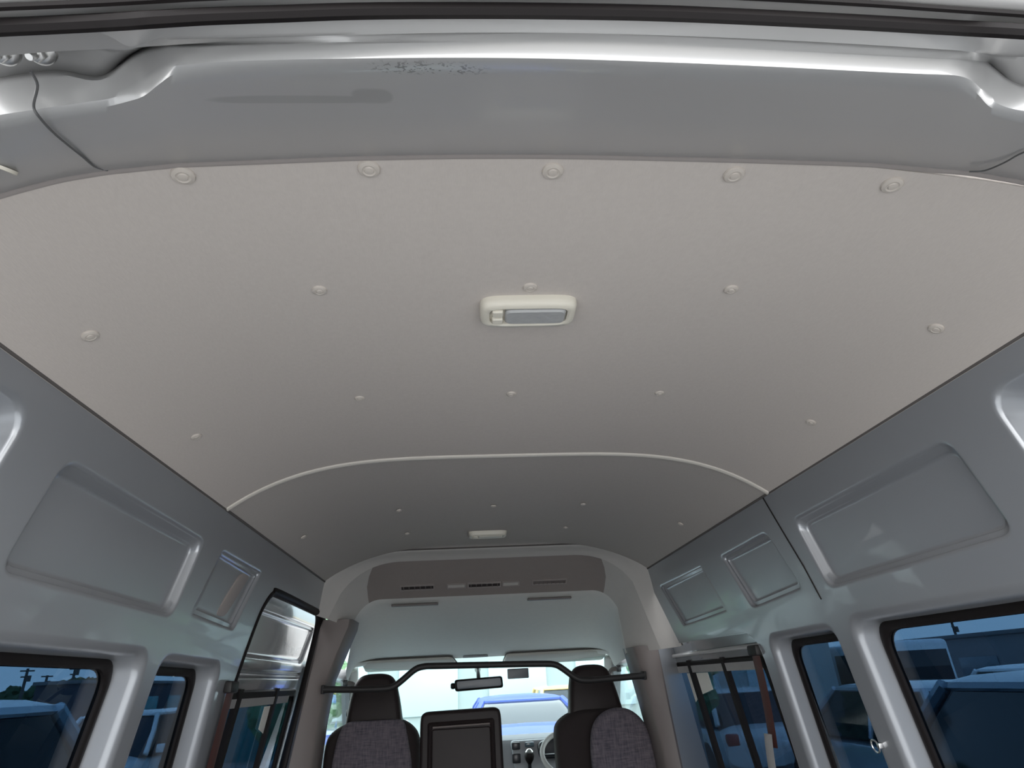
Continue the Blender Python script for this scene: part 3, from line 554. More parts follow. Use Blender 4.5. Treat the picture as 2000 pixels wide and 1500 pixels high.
# ================================================================ FITTINGS
def ceil_normal(x):
    e = 1e-3; return Vector(((prof(x+e)-prof(x-e))/(2*e), 0, -1)).normalized()
def make_clip(name, x, y, r, label):
    o = prof(x); nrm = ceil_normal(x); p0 = Vector((x, y, o))
    bm = bmesh.new(); lathe(bm, [(r*1.0, -.001), (r, .0012), (r*.92, .0030), (r*.62, .0042), (r*.55, .0034), (r*.42, .0034), (r*.36, .0046), (0, .0052)], 20, (0, 0, 0), nrm)
    bmesh.ops.translate(bm, verts=bm.verts, vec=p0)
    c = obj(name, bm, M['clip'], base=p0, normals=True)
    return tag(c, label, 'clip', 'round push clips holding the headliner')
rows = [(.577, .0138, [(-.453, 'leftmost'), (-.235, 'second from left'), (-.006, 'middle'), (.232, 'second from right'), (.445, 'rightmost')], 'round beige clip along the rear edge of the headliner, {} of five'),
        (.832, .0118, [(-.674, 'leftmost'), (-.347, 'second from left'), (-.010, 'middle'), (.330, 'second from right'), (.669, 'rightmost')], 'round beige clip in the row beside the near dome lamp, {}'),
        (1.245, .0108, [(-.677, 'leftmost'), (-.346, 'second from left'), (-.012, 'middle'), (.328, 'second from right'), (.669, 'rightmost')], 'beige clip in the row halfway between near lamp and bead, {}'),
        (2.218, .0105, [(-.680, 'leftmost'), (-.351, 'second from left'), (-.010, 'middle'), (.323, 'second from right'), (.679, 'rightmost')], 'tiny clip in the first row beyond the curved bead, {} of five'),
        (2.598, .0105, [(-.354, 'left'), (.314, 'right')], 'tiny clip beside the far dome lamp, {} of the two')]
for y, r, xs_, lab in rows:
    for x, pos in xs_: make_clip('headliner_clip', x, y, r, lab.format(pos))

def make_lamp(label, x, y, z, rot=0., tone='lens'):
    t = thing('dome_lamp', label, 'lamp', (0, 0, 0), 'oblong dome lamps on the headliner')
    def pill(hx, hy, z0, k=5.0, n=40, ox=0, oy=0): return [Vector((ox+hx*math.copysign(abs(math.cos(a))**(2/k), math.cos(a)), oy+hy*math.copysign(abs(math.sin(a))**(2/k), math.sin(a)), z0)) for a in [2*math.pi*i/n for i in range(n)]]
    bm = bmesh.new(); loft(bm, [pill(.083, .040, .004), pill(.083, .040, -.008), pill(.081, .038, -.016), pill(.077, .034, -.020), pill(.070, .027, -.021), pill(.067, .0245, -.019), pill(.066, .0235, -.013)], True, True, True)
    obj('bezel', bm, M['cream'], t)
    bm = bmesh.new(); loft(bm, [pill(.052, .021, -.012, 8, 40, .012), pill(.052, .021, -.019, 8, 40, .012), pill(.049, .018, -.0225, 8, 40, .012)], True, True, True)
    obj('lens', bm, M[tone], t)
    for oy in (-.0115, .0115):
        bm = bmesh.new(); loft(bm, [pill(.0095, .0085, -.012, 6, 20, -.053, oy), pill(.0095, .0085, -.021, 6, 20, -.053, oy), pill(.008, .007, -.0232, 6, 20, -.053, oy)], True, True, True)
        obj('switch_rocker', bm, M['cream'], t)
    t.location = (x, y, z); t.rotation_euler = (0, 0, rot); return t
make_lamp('oblong cream dome lamp with grey lens and two rockers, nearer of the two', -.008, .895, 1.711, -.02)
make_lamp('small-looking oblong dome lamp on the front headliner, farther of the two', -.016, 2.68, 1.714, 0, 'cream')

# hinge nuts on the header and the thin wires
def hinge_nut(x, y, z, r, label):
    t = thing('hinge_nut', label, 'nut', (x, y, z), 'tailgate hinge nuts'); ax = Vector((.0, -.35, -.94)).normalized()
    bm = bmesh.new(); lathe(bm, [(r*1.25, -.004), (r*1.25, .001), (r*1.1, .0025), (r*.9, .003)], 24, (x, y, z), ax); obj('washer', bm, M['chrome'], t)
    bm = bmesh.new(); lathe(bm, [(r*.8, .002), (r*.82, .009), (r*.7, .0105), (r*.55, .0108)], 6, (x, y, z), ax); obj('nut', bm, M['chrome'], t)
    bm = bmesh.new(); lathe(bm, [(r*.42, .009), (r*.42, .017), (r*.3, .019)], 14, (x, y, z), ax); obj('stud', bm, M['chrome'], t)
hinge_nut(-.486, .380, 1.642, .0100, 'zinc hinge nut on a washer in the top left corner, the fully visible one')
hinge_nut(-.515, .380, 1.640, .0100, 'zinc hinge nut cut off by the left edge of the view')
bm = bmesh.new(); tube(bm, smoothpath([(-.127+(a+.127)*.982, b_*.982, 1.13+(c-1.13)*.982) for a, b_, c in ((-.486, .380, 1.615), (-.490, .395, 1.617), (-.509, .420, 1.621), (-.510, .431, 1.619), (-.520, .468, 1.636), (-.529, .519, 1.661), (-.535, .548, 1.676), (-.532, .565, 1.687))], 5), .0013, 6)
tag(obj('thin_cable', bm, M['wire']), 'thin grey cable hanging from the hinge nut down the left end of the header', 'cable')
bm = bmesh.new(); tube(bm, smoothpath([(.515, .440, 1.622), (.506, .464, 1.634), (.513, .493, 1.648), (.516, .519, 1.662), (.508, .530, 1.671)], 5), .0010, 6)
tag(obj('thin_cable', bm, M['wire']), 'thin dark cable against the right end of the header', 'cable')
bm = bmesh.new(); lathe(bm, [(.017, -.002), (.0165, .0015), (.014, .002), (.012, .0005), (.0, .0005)], 24, (-.600, .509, 1.6345), (-.35, .45, -.82))
tag(obj('hole_plug', bm, M['cream']), 'round pale plug at the far left end of the header', 'plug')

# partition rail behind the seats
t = thing('partition_rail', 'black bent steel rail across the van behind the front seats', 'rail', (-.03, 3.05, 1.12))
rp = [(-.742, 3.05, 1.136), (-.60, 3.05, 1.129), (-.475, 3.05, 1.126), (-.435, 3.05, 1.133), (-.40, 3.05, 1.155), (-.345, 3.05, 1.195), (-.305, 3.05, 1.206), (-.25, 3.05, 1.206), (0, 3.05, 1.199), (.22, 3.05, 1.192), (.285, 3.05, 1.186), (.32, 3.05, 1.168), (.375, 3.05, 1.128), (.415, 3.05, 1.115), (.50, 3.05, 1.115), (.695, 3.05, 1.121)]
bm = bmesh.new(); tube(bm, smoothpath(rp, 5), .0135, 12); obj('bent_tube', bm, M['blackmetal'], t)
for x, z in ((-.742, 1.136), (.695, 1.121)):
    bm = bmesh.new(); box(bm, x-.006, x+.006, 3.038, 3.10, z-.018, z+.018, .004); obj('end_bracket', bm, M['blackmetal'], t)

# seats
def slab(bm, outline, y0, y1, lean=0., z_ref=.5, rnd=.03, r=.03, n=5):
    """cushion shape: XZ outline with thickness and softly rolled edges"""
    def ring(d, y):
        pl = rpoly(inset(outline, d) if d else outline, r, n); return [Vector((p[0], y+(p[1]-z_ref)*lean, p[1])) for p in pl]
    rings = []
    for k in range(0, 6):
        a = math.radians(90*k/5); rings.append(ring(rnd*(1-math.sin(a)), y0+rnd*(1-math.cos(a))))
    for k in range(5, -1, -1):
        a = math.radians(90*k/5); rings.append(ring(rnd*(1-math.sin(a)), y1-rnd*(1-math.cos(a))))
    loft(bm, rings, True, True, True)
def seat(label, cx, ztop, sx):
    t = thing('front_seat', label, 'seat', (cx, 3.55, 0), 'pair of front seats')
    q = lambda L: [(cx+a, ztop+b) for a, b in L]
    bm = bmesh.new(); slab(bm, q([(-.222, -.72), (-.222, -.30), (-.205, -.245), (-.11, -.20), (.115, -.20), (.185, -.235), (.222, -.29), (.222, -.72)]), 3.33, 3.47, .16, .7, .035, .05); obj('backrest', bm, M['fabric_seat'], t)
    bm = bmesh.new(); slab(bm, q([(-.142, -.24), (-.128, -.12), (-.112, -.045), (-.085, -.010), (-.045, 0), (.030, 0), (.070, -.012), (.095, -.045), (.115, -.12), (.138, -.24)]), 3.355, 3.455, .16, .7, .030, .022); obj('headrest', bm, M['leather'], t)
    bm = bmesh.new(); box(bm, cx-.22, cx+.22, 3.42, 3.95, .36, .52, .05, 3); obj('seat_cushion', bm, M['fabric_seat'], t)
    bm = bmesh.new(); box(bm, cx-.22, cx+.22, 3.46, 3.90, .0, .37, .02); obj('seat_base', bm, M['dashdark'], t)
    return t
sl_ = seat('dark passenger seat on the left with trapezoid headrest and purple-grey back cover', -.560, 1.195, 1)
bm = bmesh.new(); slab(bm, [(-.745, .52), (-.735, .82), (-.720, .925), (-.690, .992), (-.415, .992), (-.395, .925), (-.372, .82), (-.365, .52)], 3.300, 3.348, .15, .7, .015, .03); obj('back_cover', bm, M['denim'], sl_)
sr_ = seat('dark driver seat on the right, behind which a round cushion hangs', .530, 1.185, 1)
bm = bmesh.new(); slab(bm, [(.450, .62), (.455, .84), (.475, .925), (.530, .975), (.610, .992), (.680, .975), (.735, .915), (.752, .84), (.755, .62)], 3.235, 3.295, .13, .7, .026, .04)
tag(obj('round_cushion', bm, M['denim']), 'purple-grey cushion with rounded top hanging behind the driver seat', 'cushion')
t = thing('centre_seat', 'folded centre seatback with dark brown vinyl and sunken panel between the front seats', 'seat', (-.14, 3.3, 0))
bm = bmesh.new(); slab(bm, [(-.330, .50), (-.328, .990), (-.318, 1.018), (.030, 1.022), (.042, .998), (.050, .50)], 3.20, 3.30, .05, .8, .016, .028); obj('backrest', bm, M['leather'], t)
bm = bmesh.new(); o1 = [(-.292, .50), (-.290, .972), (.006, .976), (.010, .50)]
rings = [[Vector((p[0], y+(p[1]-.8)*.05, p[1])) for p in rpoly(inset(o1, d), .012)] for d, y in ((-.004, 3.199), (0, 3.194), (.005, 3.191), (.010, 3.194), (.016, 3.199))]
loft(bm, rings, True); obj('panel_frame', bm, M['leather'], t)
bm = bmesh.new(); o2 = inset(o1, .016); slab(bm, [(p[0], min(p[1], .948)) for p in o2], 3.192, 3.22, .05, .8, .005, .01); obj('panel', bm, M['leather'], t)
bm = bmesh.new(); tube(bm, [Vector((-.270, 3.196, .956)), Vector((-.012, 3.196, .959))], .004, 8); obj('piping', bm, M['taupe'], t)
bm = bmesh.new(); box(bm, -.30, .02, 3.31, 3.9, .0, .50, .03); obj('seat_base', bm, M['dashdark'], t)

# mirror, visors, sensor card
t = thing('rear_view_mirror', 'black rear view mirror hanging in front of the windscreen', 'mirror', (-.04, 4.02, 1.09))
bm = bmesh.new(); slab(bm, [(-.178, 1.088), (-.182, 1.150), (.098, 1.158), (.103, 1.096)], 3.985, 4.03, 0, 1, .010, .014); obj('housing', bm, M['black'], t)
bm = bmesh.new(); slab(bm, [(-.166, 1.098), (-.170, 1.142), (.088, 1.150), (.092, 1.106)], 3.9835, 3.99, 0, 1, .002, .010); obj('mirror_face', bm, M['mirrorface'], t)
bm = bmesh.new(); lathe(bm, [(.012, 0), (.016, .004), (.016, .02), (.010, .026)], 16, (-.178, 4.005, 1.118), (-1, 0, 0)); obj('knob', bm, M['black'], t)
bm = bmesh.new(); tube(bm, smoothpath([(-.040, 4.02, 1.145), (-.040, 4.08, 1.172), (-.040, 4.22, 1.20), (-.040, 4.43, 1.235)], 4), [.012]*8+[.018]*5, 10); obj('stalk', bm, M['dashdark'], t)
def visor(label, pts):
    t = thing('sun_visor', label, 'sun visor', (sum(p[0] for p in pts)/4, 4.35, 1.25), 'sun visors above the windscreen')
    bm = bmesh.new(); lo = [Vector(p) for p in pts]; 
    def ring(d, dz):
        pl = rpoly(inset([(p.x, p.y) for p in lo], d), .03); a, b, c, dd = lo
        out = []
        for x, y in pl:
            tt = (y-a.y)/(b.y-a.y+1e-9); out.append(Vector((x, y, a.z+(b.z-a.z)*tt+dz)))
        return out
    loft(bm, [ring(.004, .010), ring(0, .006), ring(0, -.004), ring(.004, -.009)], True, True, True); obj('visor_board', bm, M['visor'], t)
    bm = bmesh.new(); tube(bm, [ring(.0, .011)[i]+Vector((0, 0, .0)) for i in range(28)]+[ring(.0, .011)[0]], .0035, 6); obj('visor_edge', bm, M['dark_gap'], t)
    return t
visor('pale folded sun visor on the passenger side, left of the mirror', [(-.76, 4.26, 1.278), (-.76, 4.44, 1.232), (-.16, 4.44, 1.232), (-.20, 4.26, 1.278)])
visor('pale folded sun visor on the driver side, right of the mirror', [(.145, 4.26, 1.278), (.13, 4.44, 1.232), (.80, 4.44, 1.232), (.80, 4.26, 1.278)])
bm = bmesh.new(); slab(bm, [(.150, 1.140), (.150, 1.198), (.285, 1.198), (.285, 1.140)], 4.30, 4.312, 0, 1, .003, .006)
tag(obj('toll_reader', bm, M['mirror']), 'small blue-grey rectangular unit stuck at the top of the windscreen right of the mirror', 'sensor')
bm = bmesh.new(); box(bm, -.13, .03, 4.30, 4.33, 1.275, 1.287, .004); tag(obj('mirror_bracket', bm, M['dash']), 'thin dark bracket between the two sun visors', 'bracket')

# vents on the sloping shelf of the moulding
E1 = Vector((1, 0, 0)); SLP = Vector((0, .205, -.140)).normalized(); SN = SLP.cross(E1)
def shelfp(x, v): return Vector((x, 3.176, 1.565)) + SLP*v   # v down the slope
if SN.y > 0: SN = -SN
def vent(name, label, x0, x1, v0, v1, m, louv, n=6):
    t = thing(name, label, 'vent', shelfp((x0+x1)/2, 0), 'air outlets above the cab')
    def fr(d, h): return [shelfp(x, v)+SN*h for x, v in ((x0+d, v0+d), (x1-d, v0+d), (x1-d, v1-d), (x0+d, v1-d))]
    bm = bmesh.new(); loft(bm, [fr(-.004, -.01), fr(-.004, .004), fr(0, .006), fr(.002, .005), fr(.003, -.002)], True); obj('bezel', bm, M['taupe_light'], t)
    bm = bmesh.new(); loft(bm, [fr(.002, -.006), fr(.002, .0025)], True, True, True); obj('core', bm, M[m], t)
    if louv:
        for k in range(n):
            x = x0+(x1-x0)*(k+.5)/n; bm = bmesh.new()
            P = [shelfp(x-.002, v0+.003)+SN*.006, shelfp(x+.002, v0+.003)+SN*.006, shelfp(x+.002, v1-.003)+SN*.006, shelfp(x-.002, v1-.003)+SN*.006]
            loft(bm, [P, [p-SN*.006 for p in P]], True, True, True); obj('louvre', bm, M['shelf_dark'], t)
vent('air_vent', 'dark slatted air vent at the left of the shelf above the cab', -.428, -.268, -.013, .013, 'ventslot', True)
vent('control_plate', 'pale plate between the left and centre vents above the cab', -.200, -.114, -.012, .012, 'fabric_rim', False)
vent('air_vent', 'black slatted air vent in the middle of the shelf above the cab', -.098, .060, -.012, .014, 'ventslot', True)
vent('control_plate', 'pale plate between the centre and right vents above the cab', .074, .152, -.012, .012, 'fabric_rim', False)
vent('air_vent', 'taupe slatted air vent at the right of the shelf above the cab', .222, .390, -.015, .011, 'taupe', True, 8)
for x0, x1, z, lab in ((-.484, -.250, 1.498, 'left'), (.203, .430, 1.500, 'right')):
    bm = bmesh.new(); slab(bm, [(x0, z-.006), (x0, z+.004), (x1, z+.004), (x1, z-.006)], 3.285, 3.315, 0, 1, .003, .004)
    tag(obj('pull_handle', bm, M['shelf_dark']), 'thin dark slot-like pull below the shelf vents, %s one' % lab, 'handle', 'pulls below the shelf')

# assist grips at the A-pillars
for s, lab in ((-1, 'left'), (1, 'right')):
    t = thing('assist_grip', 'grey assist grip on the %s windscreen pillar' % lab, 'grip', (s*.80, 4.2, 1.1), 'assist grips')
    bm = bmesh.new(); tube(bm, smoothpath([(s*.835, 4.18, 1.165), (s*.795, 4.20, 1.155), (s*.785, 4.26, 1.10), (s*.792, 4.33, 1.03), (s*.835, 4.36, 1.00)], 5), .014, 10); obj('handle', bm, M['taupe'], t)
    for y, z in ((4.18, 1.165), (4.36, 1.0)):
        bm = bmesh.new(); box(bm, s*.838-.014, s*.838+.014, y-.02, y+.02, z-.02, z+.02, .006); obj('mount', bm, M['dashdark'], t)

# dashboard with controls
t = thing('dashboard', 'pale grey dashboard below the windscreen with dark centre stack', 'dashboard', (0, 4.6, 0))
bm = bmesh.new(); loft(bm, [[Vector((x, y, z)) for x in np.linspace(-.84, .84, 12)] for y, z in ((4.35, .15), (4.32, .55), (4.33, .74), (4.36, .80), (4.42, .825), (4.6, .80), (4.95, .70))]); obj('dash_body', bm, M['dash'], t)
bm = bmesh.new(); slab(bm, [(.19, .52), (.15, .80), (.44, .80), (.41, .52)], 4.27, 4.34, 0, 1, .01, .02); obj('centre_stack', bm, M['dash'], t)
for x0, x1, z0, z1, nm in ((.155, .205, .755, .795, 'air_outlet'), (.235, .290, .765, .792, 'switch_panel'), (.155, .205, .685, .735, 'control_knob')):
    bm = bmesh.new(); box(bm, x0, x1, 4.255, 4.275, z0, z1, .006); obj(nm, bm, M['dashdark' if nm != 'switch_panel' else 'b_win'], t)
bm = bmesh.new(); slab(bm, [(.315, .70), (.305, .785), (.42, .815), (.68, .82), (.72, .70)], 4.22, 4.40, 0, 1, .02, .03); obj('instrument_hood', bm, M['dashdark'], t)
t = thing('shift_lever', 'dark shift lever with pale cap on the centre of the dashboard', 'lever', (.235, 4.1, .6))
bm = bmesh.new(); tube(bm, [Vector((.247, 4.20, .58)), Vector((.242, 4.10, .66)), Vector((.240, 4.08, .70))], .011, 8); obj('stick', bm, M['dashdark'], t)
bm = bmesh.new(); lathe(bm, [(.012, -.035), (.024, -.015), (.028, .005), (.022, .020), (.0, .026)], 16, (.240, 4.07, .735), (0, -.2, 1)); obj('knob', bm, M['black'], t)
bm = bmesh.new(); lathe(bm, [(.018, .0), (.022, .010), (.012, .022), (0, .025)], 16, (.240, 4.065, .750), (0, -.2, 1)); obj('cap', bm, M['chrome'], t)
t = thing('steering_wheel', 'grey steering wheel in front of the driver seat', 'steering wheel', (.47, 4.0, .72))
ax = Vector((0, -.55, .83)).normalized(); u = Vector((1, 0, 0)); v = ax.cross(u); o = Vector((.50, 4.02, .74))
bm = bmesh.new(); tube(bm, [o+u*.19*math.cos(a)+v*.19*math.sin(a) for a in [2*math.pi*i/40 for i in range(41)]], .014, 10, False); obj('wheel_rim', bm, M['greyweb'], t)
bm = bmesh.new(); lathe(bm, [(.06, -.03), (.065, .0), (.05, .012), (0, .016)], 20, o, ax); obj('hub', bm, M['dashdark'], t)
for a in (0, math.pi, -math.pi/2):
    bm = bmesh.new(); tube(bm, [o+(u*math.cos(a)+v*math.sin(a))*.05, o+(u*math.cos(a)+v*math.sin(a))*.185], .013, 8, True, .6); obj('spoke', bm, M['dashdark'], t)

# belts, stickers, rings on the side walls
def belt(label, s, pts, wd, upper, lower=None):
    t = thing('seat_belt', label, 'seat belt', pts[0], 'unused seat belts on the side walls')
    def rib(P, m, nm):
        bm = bmesh.new(); rr = []
        for p in P:
            p = Vector(p); rr.append([p+Vector((0, -wd/2, 0)), p+Vector((-s*.004, 0, 0)), p+Vector((0, wd/2, 0)), p+Vector((s*.003, 0, 0))])
        loft(bm, rr, True, True, True); obj(nm, bm, M[m], t)
    rib(smoothpath(upper, 4), 'brown', 'webbing')
    if lower: rib(smoothpath(lower, 4), 'greyweb', 'buckle_sleeve')
    a = Vector(upper[0]); bm = bmesh.new(); box(bm, a.x-.012, a.x+.012, a.y-.034, a.y+.034, a.z-.012, a.z+.020, .006); obj('anchor', bm, M['blackmetal'], t)
    return t
def W3(s, y, z, o): return tuple(wpt(s, y, z, o))
belt('red-brown seat belt on the left pillar behind the sliding door', -1, [W3(-1, 2.06, 1.15, -.02)], .062,
     [W3(-1, 2.085, 1.150, -.012), W3(-1, 2.10, 1.0, -.012), W3(-1, 2.115, .85, -.012), W3(-1, 2.13, .60, -.012)])
belt('red-brown seat belt with pale grey sleeve on the right pillar beside the sliding window', 1, [W3(1, 2.10, 1.18, -.02)], .058,
     [W3(1, 2.118, 1.175, -.004), W3(1, 2.145, 1.05, -.010), W3(1, 2.185, .95, -.012), W3(1, 2.215, .895, -.012)],
     [W3(1, 2.205, .935, -.020), W3(1, 2.235, .88, -.022), W3(1, 2.27, .80, -.022), W3(1, 2.30, .60, -.022)])
def sticker(label, s, y0, y1, z0, z1, off, skew=.0):
    bm = bmesh.new(); P = [wpt(s, y0, z1, off), wpt(s, y1, z1, off), wpt(s, y1+skew, z0, off), wpt(s, y0+skew, z0+.02, off)]
    loft(bm, [P, [p+Vector((-s*.0008, 0, 0)) for p in P]], True, True, True)
    return tag(obj('paper_label', bm, M['white']), label, 'label', 'pale labels on the side glass')
sticker('pale paper label hanging on the left sliding door glass beside a black bar', -1, 2.88, 2.965, .985, 1.085, .098)
sticker('pale paper label on the right sliding window, to the right of the dark bar', 1, 2.80, 2.945, 1.035, 1.120, .068)
sticker('narrow pale paper strip on the right sliding window, to the left of the dark bar', 1, 3.015, 3.07, 1.0, 1.120, .068)
def ring(label, s, y, z, off, r, m):
    t = thing('lashing_ring', label, 'ring', wpt(s, y, z, off), 'round rings on the right side')
    c = wpt(s, y, z, off); bm = bmesh.new(); a_ = Vector((0, 1, 0)); b_ = Vector((-TL*s, 0, 1)).normalized()
    tube(bm, [c+a_*r*math.cos(q)+b_*r*math.sin(q) for q in [2*math.pi*i/28 for i in range(29)]], r*.16, 8, False); obj('loop', bm, M[m], t)
    bm = bmesh.new(); box(bm, c.x-.004, c.x+.008, c.y-r*1.6, c.y-r*.85, c.z-.004, c.z+.008, .002); obj('eyelet', bm, M[m], t)
ring('bright round ring fixed low on the right pillar between the two windows', 1, 1.640, .945, -.008, .0135, 'chrome')
# ================================================================ OUTSIDE
GZ = -.66
bm = bmesh.new(); box(bm, -90, 90, -60, 120, GZ-.2, GZ); g = obj('ground', bm, M['ground']); struct(g)
def car(label, x, y, rot, L=4.4, W=1.75, Ht=1.45, belt=.92, hood=1.25, boot=.35, body='c_white', group='cars parked around the van', hoodz=None, cat='car', rake=.55, rearrake=.35):
    t = thing('parked_car', label, cat, (0, 0, 0), group)
    hoodz = hoodz or belt-.05; h2 = L/2
    # lower body
    bm = bmesh.new(); rings = []
    st = [(-h2, .55, belt*.80, .80), (-h2+.05, .30, belt*.93, .92), (-h2+.3, .22, belt*.99, .985), (-h2+boot+.2, .20, belt, 1), (0, .20, belt, 1), (h2-hood-.1, .20, belt, 1), (h2-hood+.15, .20, belt-.02, 1), (h2-.45, .20, hoodz-.06, .985), (h2-.15, .24, hoodz-.16, .92), (h2-.03, .30, hoodz-.30, .82), (h2, .40, hoodz-.40, .72)]
    for yy, zb, zt, wf in st:
        r = []
        for k in range(28):
            a = 2*math.pi*k/28; cx_ = math.copysign(abs(math.cos(a))**.42, math.cos(a)); cz = math.copysign(abs(math.sin(a))**.42, math.sin(a))
            wid = W/2*wf*(1-.07*max(0, cz)); r.append(Vector((cx_*wid, yy, (zb+zt)/2+cz*(zt-zb)/2)))
        rings.append(r)
    loft(bm, rings, True, True, True); obj('body', bm, M[body], t)
    # glasshouse
    b0 = -h2+boot*.5; b1 = h2-hood+.08; r0 = b0+rearrake; r1 = b1-rake; wb = W/2*.925; wt = W/2*.76; zt = Ht-.035
    bm = bmesh.new(); rings = []
    for tt in (0, .35, .7, 1):
        e = tt**1.15; pl = rpoly([(-(wb+(wt-wb)*e), b0+(r0-b0)*e), ((wb+(wt-wb)*e), b0+(r0-b0)*e), ((wb+(wt-wb)*e), b1+(r1-b1)*e), (-(wb+(wt-wb)*e), b1+(r1-b1)*e)], .16, 6)
        rings.append([Vector((p[0], p[1], belt-.04+(zt-belt+.04)*tt)) for p in pl])
    loft(bm, rings, True, True, True); obj('window_glass', bm, M['cartint'], t)
    # roof
    bm = bmesh.new(); rings = []
    for d, z in ((.0, zt-.045), (-.012, zt-.03), (.0, zt), (.10, zt+.03), (.35, zt+.05)):
        rings.append([Vector((p[0], p[1], z)) for p in rpoly(inset([(-wt-.02, r0-.03), (wt+.02, r0-.03), (wt+.02, r1+.05), (-wt-.02, r1+.05)], d), .18, 6)])
    loft(bm, rings, True, True, True); obj('roof_panel', bm, M[body], t)
    for sx_ in (-1, 1):
        for (ya, yb) in ((b0+.06, r0+.04), (b1-.06, r1-.02), ((b0+b1)/2-.05, (r0+r1)/2)):
            bm = bmesh.new(); tube(bm, [Vector((sx_*(wb-.025), ya, belt-.02)), Vector((sx_*((wb+wt)/2+.005), (ya+yb)/2, (belt+zt)/2)), Vector((sx_*(wt-.01), yb, zt-.02))], .045, 8); obj('pillar', bm, M[body], t)
        bm = bmesh.new(); box(bm, *sorted((sx_*(W/2+.0), sx_*(W/2+.16))), b1-.30, b1-.20, belt-.02, belt+.12, .03); obj('wing_mirror', bm, M[body], t)
        bm = bmesh.new(); box(bm, *sorted((sx_*W*.27, sx_*W*.44)), h2-.22, h2-.06, hoodz-.30, hoodz-.17, .03); obj('headlight', bm, M['lamp_glass'], t)
        bm = bmesh.new(); box(bm, *sorted((sx_*W*.33, sx_*W*.45)), -h2-.01, -h2+.12, belt-.30, belt-.12, .03); obj('tail_light', bm, M['tail'], t)
        for yy in (-h2+.85, h2-.85):
            bm = bmesh.new(); lathe(bm, [(.20, -.10), (.30, -.10), (.32, -.07), (.32, .07), (.30, .10), (.21, .10), (.20, .07)], 24, (sx_*(W/2-.10), yy, .32), (1, 0, 0)); wl = obj('wheel', bm, M['tyre'], t)
            bm = bmesh.new(); lathe(bm, [(.20, -.05), (.20, .06), (.17, .085), (.06, .075), (.0, .08)], 20, (sx_*(W/2-.10), yy, .32), (sx_, 0, 0)); hc = obj('hubcap', bm, M['rim'], wl)
    t.location = (x, y, GZ); t.rotation_euler = (0, 0, rot); return t
car('steel-blue minivan parked right beside the left window', -2.95, 3.15, 0, 4.5, 1.75, 1.83, 1.12, .9, .20, 'c_steel', rake=.7, rearrake=.15)
car('white car with dark windscreen seen through the left quarter window', -6.4, 13.6, math.pi, 4.3, 1.75, 1.62, .98, 1.3, .3, 'c_white')
car('blue-grey estate car parked beside the right rear window', 3.40, 3.42, 0, 4.6, 1.80, 1.69, .98, 1.15, .25, 'c_steel2', rake=.75, rearrake=.3)
car('silver saloon car beyond the blue-grey estate, seen in the right quarter window', 5.6, 8.8, 0, 4.3, 1.7, 1.52, .95, 1.2, .5, 'c_silver', rake=.7)
car('pale car seen through the right sliding window', 5.0, 13.7, 0, 4.4, 1.7, 1.46, .92, 1.2, .6, 'c_white', rake=.75)
car('white hatchback in the second row outside the right window', 8.6, 9.6, .06, 4.3, 1.75, 1.62, .98, 1.1, .25, 'c_white')
car('pale hatchback in the second row at the right edge of the view', 8.2, 4.9, .03, 4.3, 1.75, 1.66, .98, 1.1, .25, 'c_white')
car('blue compact car parked facing the windscreen', .74, 10.6, math.pi, 3.9, 1.60, 1.57, 1.27, .95, .3, 'c_blue', hoodz=1.2, rake=.75)
car('pale grey car seen between the passenger seat and the centre seatback', -1.75, 10.5, math.pi, 4.2, 1.7, 1.30, .88, 1.2, .5, 'c_silver')
car('yellow car beyond the driver headrest', 2.3, 16.8, math.pi, 3.6, 1.5, 1.62, .95, .8, .2, 'c_yellow')
# white microbus
t = thing('microbus', 'white boxy microbus with dark windows behind the parked cars on the right', 'bus', (0, 0, 0))
bm = bmesh.new(); box(bm, -1.0, 1.0, -3.4, 3.4, .35, 2.28, .14, 3); obj('body', bm, M['c_white'], t)
for k in range(5):
    for s in (-1, 1):
        bm = bmesh.new(); box(bm, *sorted((s*.98, s*1.012)), -3.1+1.26*k, -3.1+1.26*k+1.06, 1.15, 1.98, .01); obj('side_window', bm, M['cartint'], t)
bm = bmesh.new(); box(bm, -.85, .85, -3.412, -3.38, 1.15, 2.0, .01); obj('rear_window', bm, M['cartint'], t)
for s in (-1, 1):
    for yy in (-2.3, 2.3):
        bm = bmesh.new(); lathe(bm, [(.2, -.12), (.36, -.12), (.38, -.08), (.38, .08), (.36, .12), (.2, .12)], 20, (s*.88, yy, .38), (1, 0, 0)); obj('wheel', bm, M['tyre'], t)
t.location = (12.8, 21.7, GZ); t.rotation_euler = (0, 0, .02)
def building(name, label, x0, x1, y0, y1, h, m, wins=(), roof=True, cat='building', group='buildings around the car park'):
    t = thing(name, label, cat, ((x0+x1)/2, (y0+y1)/2, GZ), group)
    bm = bmesh.new(); box(bm, x0, x1, y0, y1, GZ, GZ+h); obj('wall_block', bm, M[m], t)
    if roof: bm = bmesh.new(); box(bm, x0-.15, x1+.15, y0-.15, y1+.15, GZ+h, GZ+h+.22, .03); obj('roof_edge', bm, M['b_roof'], t)
    for (wx0, wx1, wy0, wy1, wz0, wz1, wm) in wins:
        bm = bmesh.new(); box(bm, wx0, wx1, wy0, wy1, GZ+wz0, GZ+wz1, .01); obj('window', bm, M[wm], t)
    return t
building('warehouse', 'long low grey warehouse beyond the cars on the right', 30, 44, 33, 78, 2.75, 'b_grey', [(29.95, 30.1, 36+7*k, 39+7*k, .6, 1.7, 'b_win') for k in range(5)])
fw_ = [(-4.6+2.6*k, -2.9+2.6*k, 19.93, 20.05, 1.0, 2.35, 'b_pale_win') for k in range(6)]
building('shop_front', 'white building with pale windows straight ahead of the windscreen', -5.2, 11.2, 20, 30, 6.5, 'b_white', fw_)
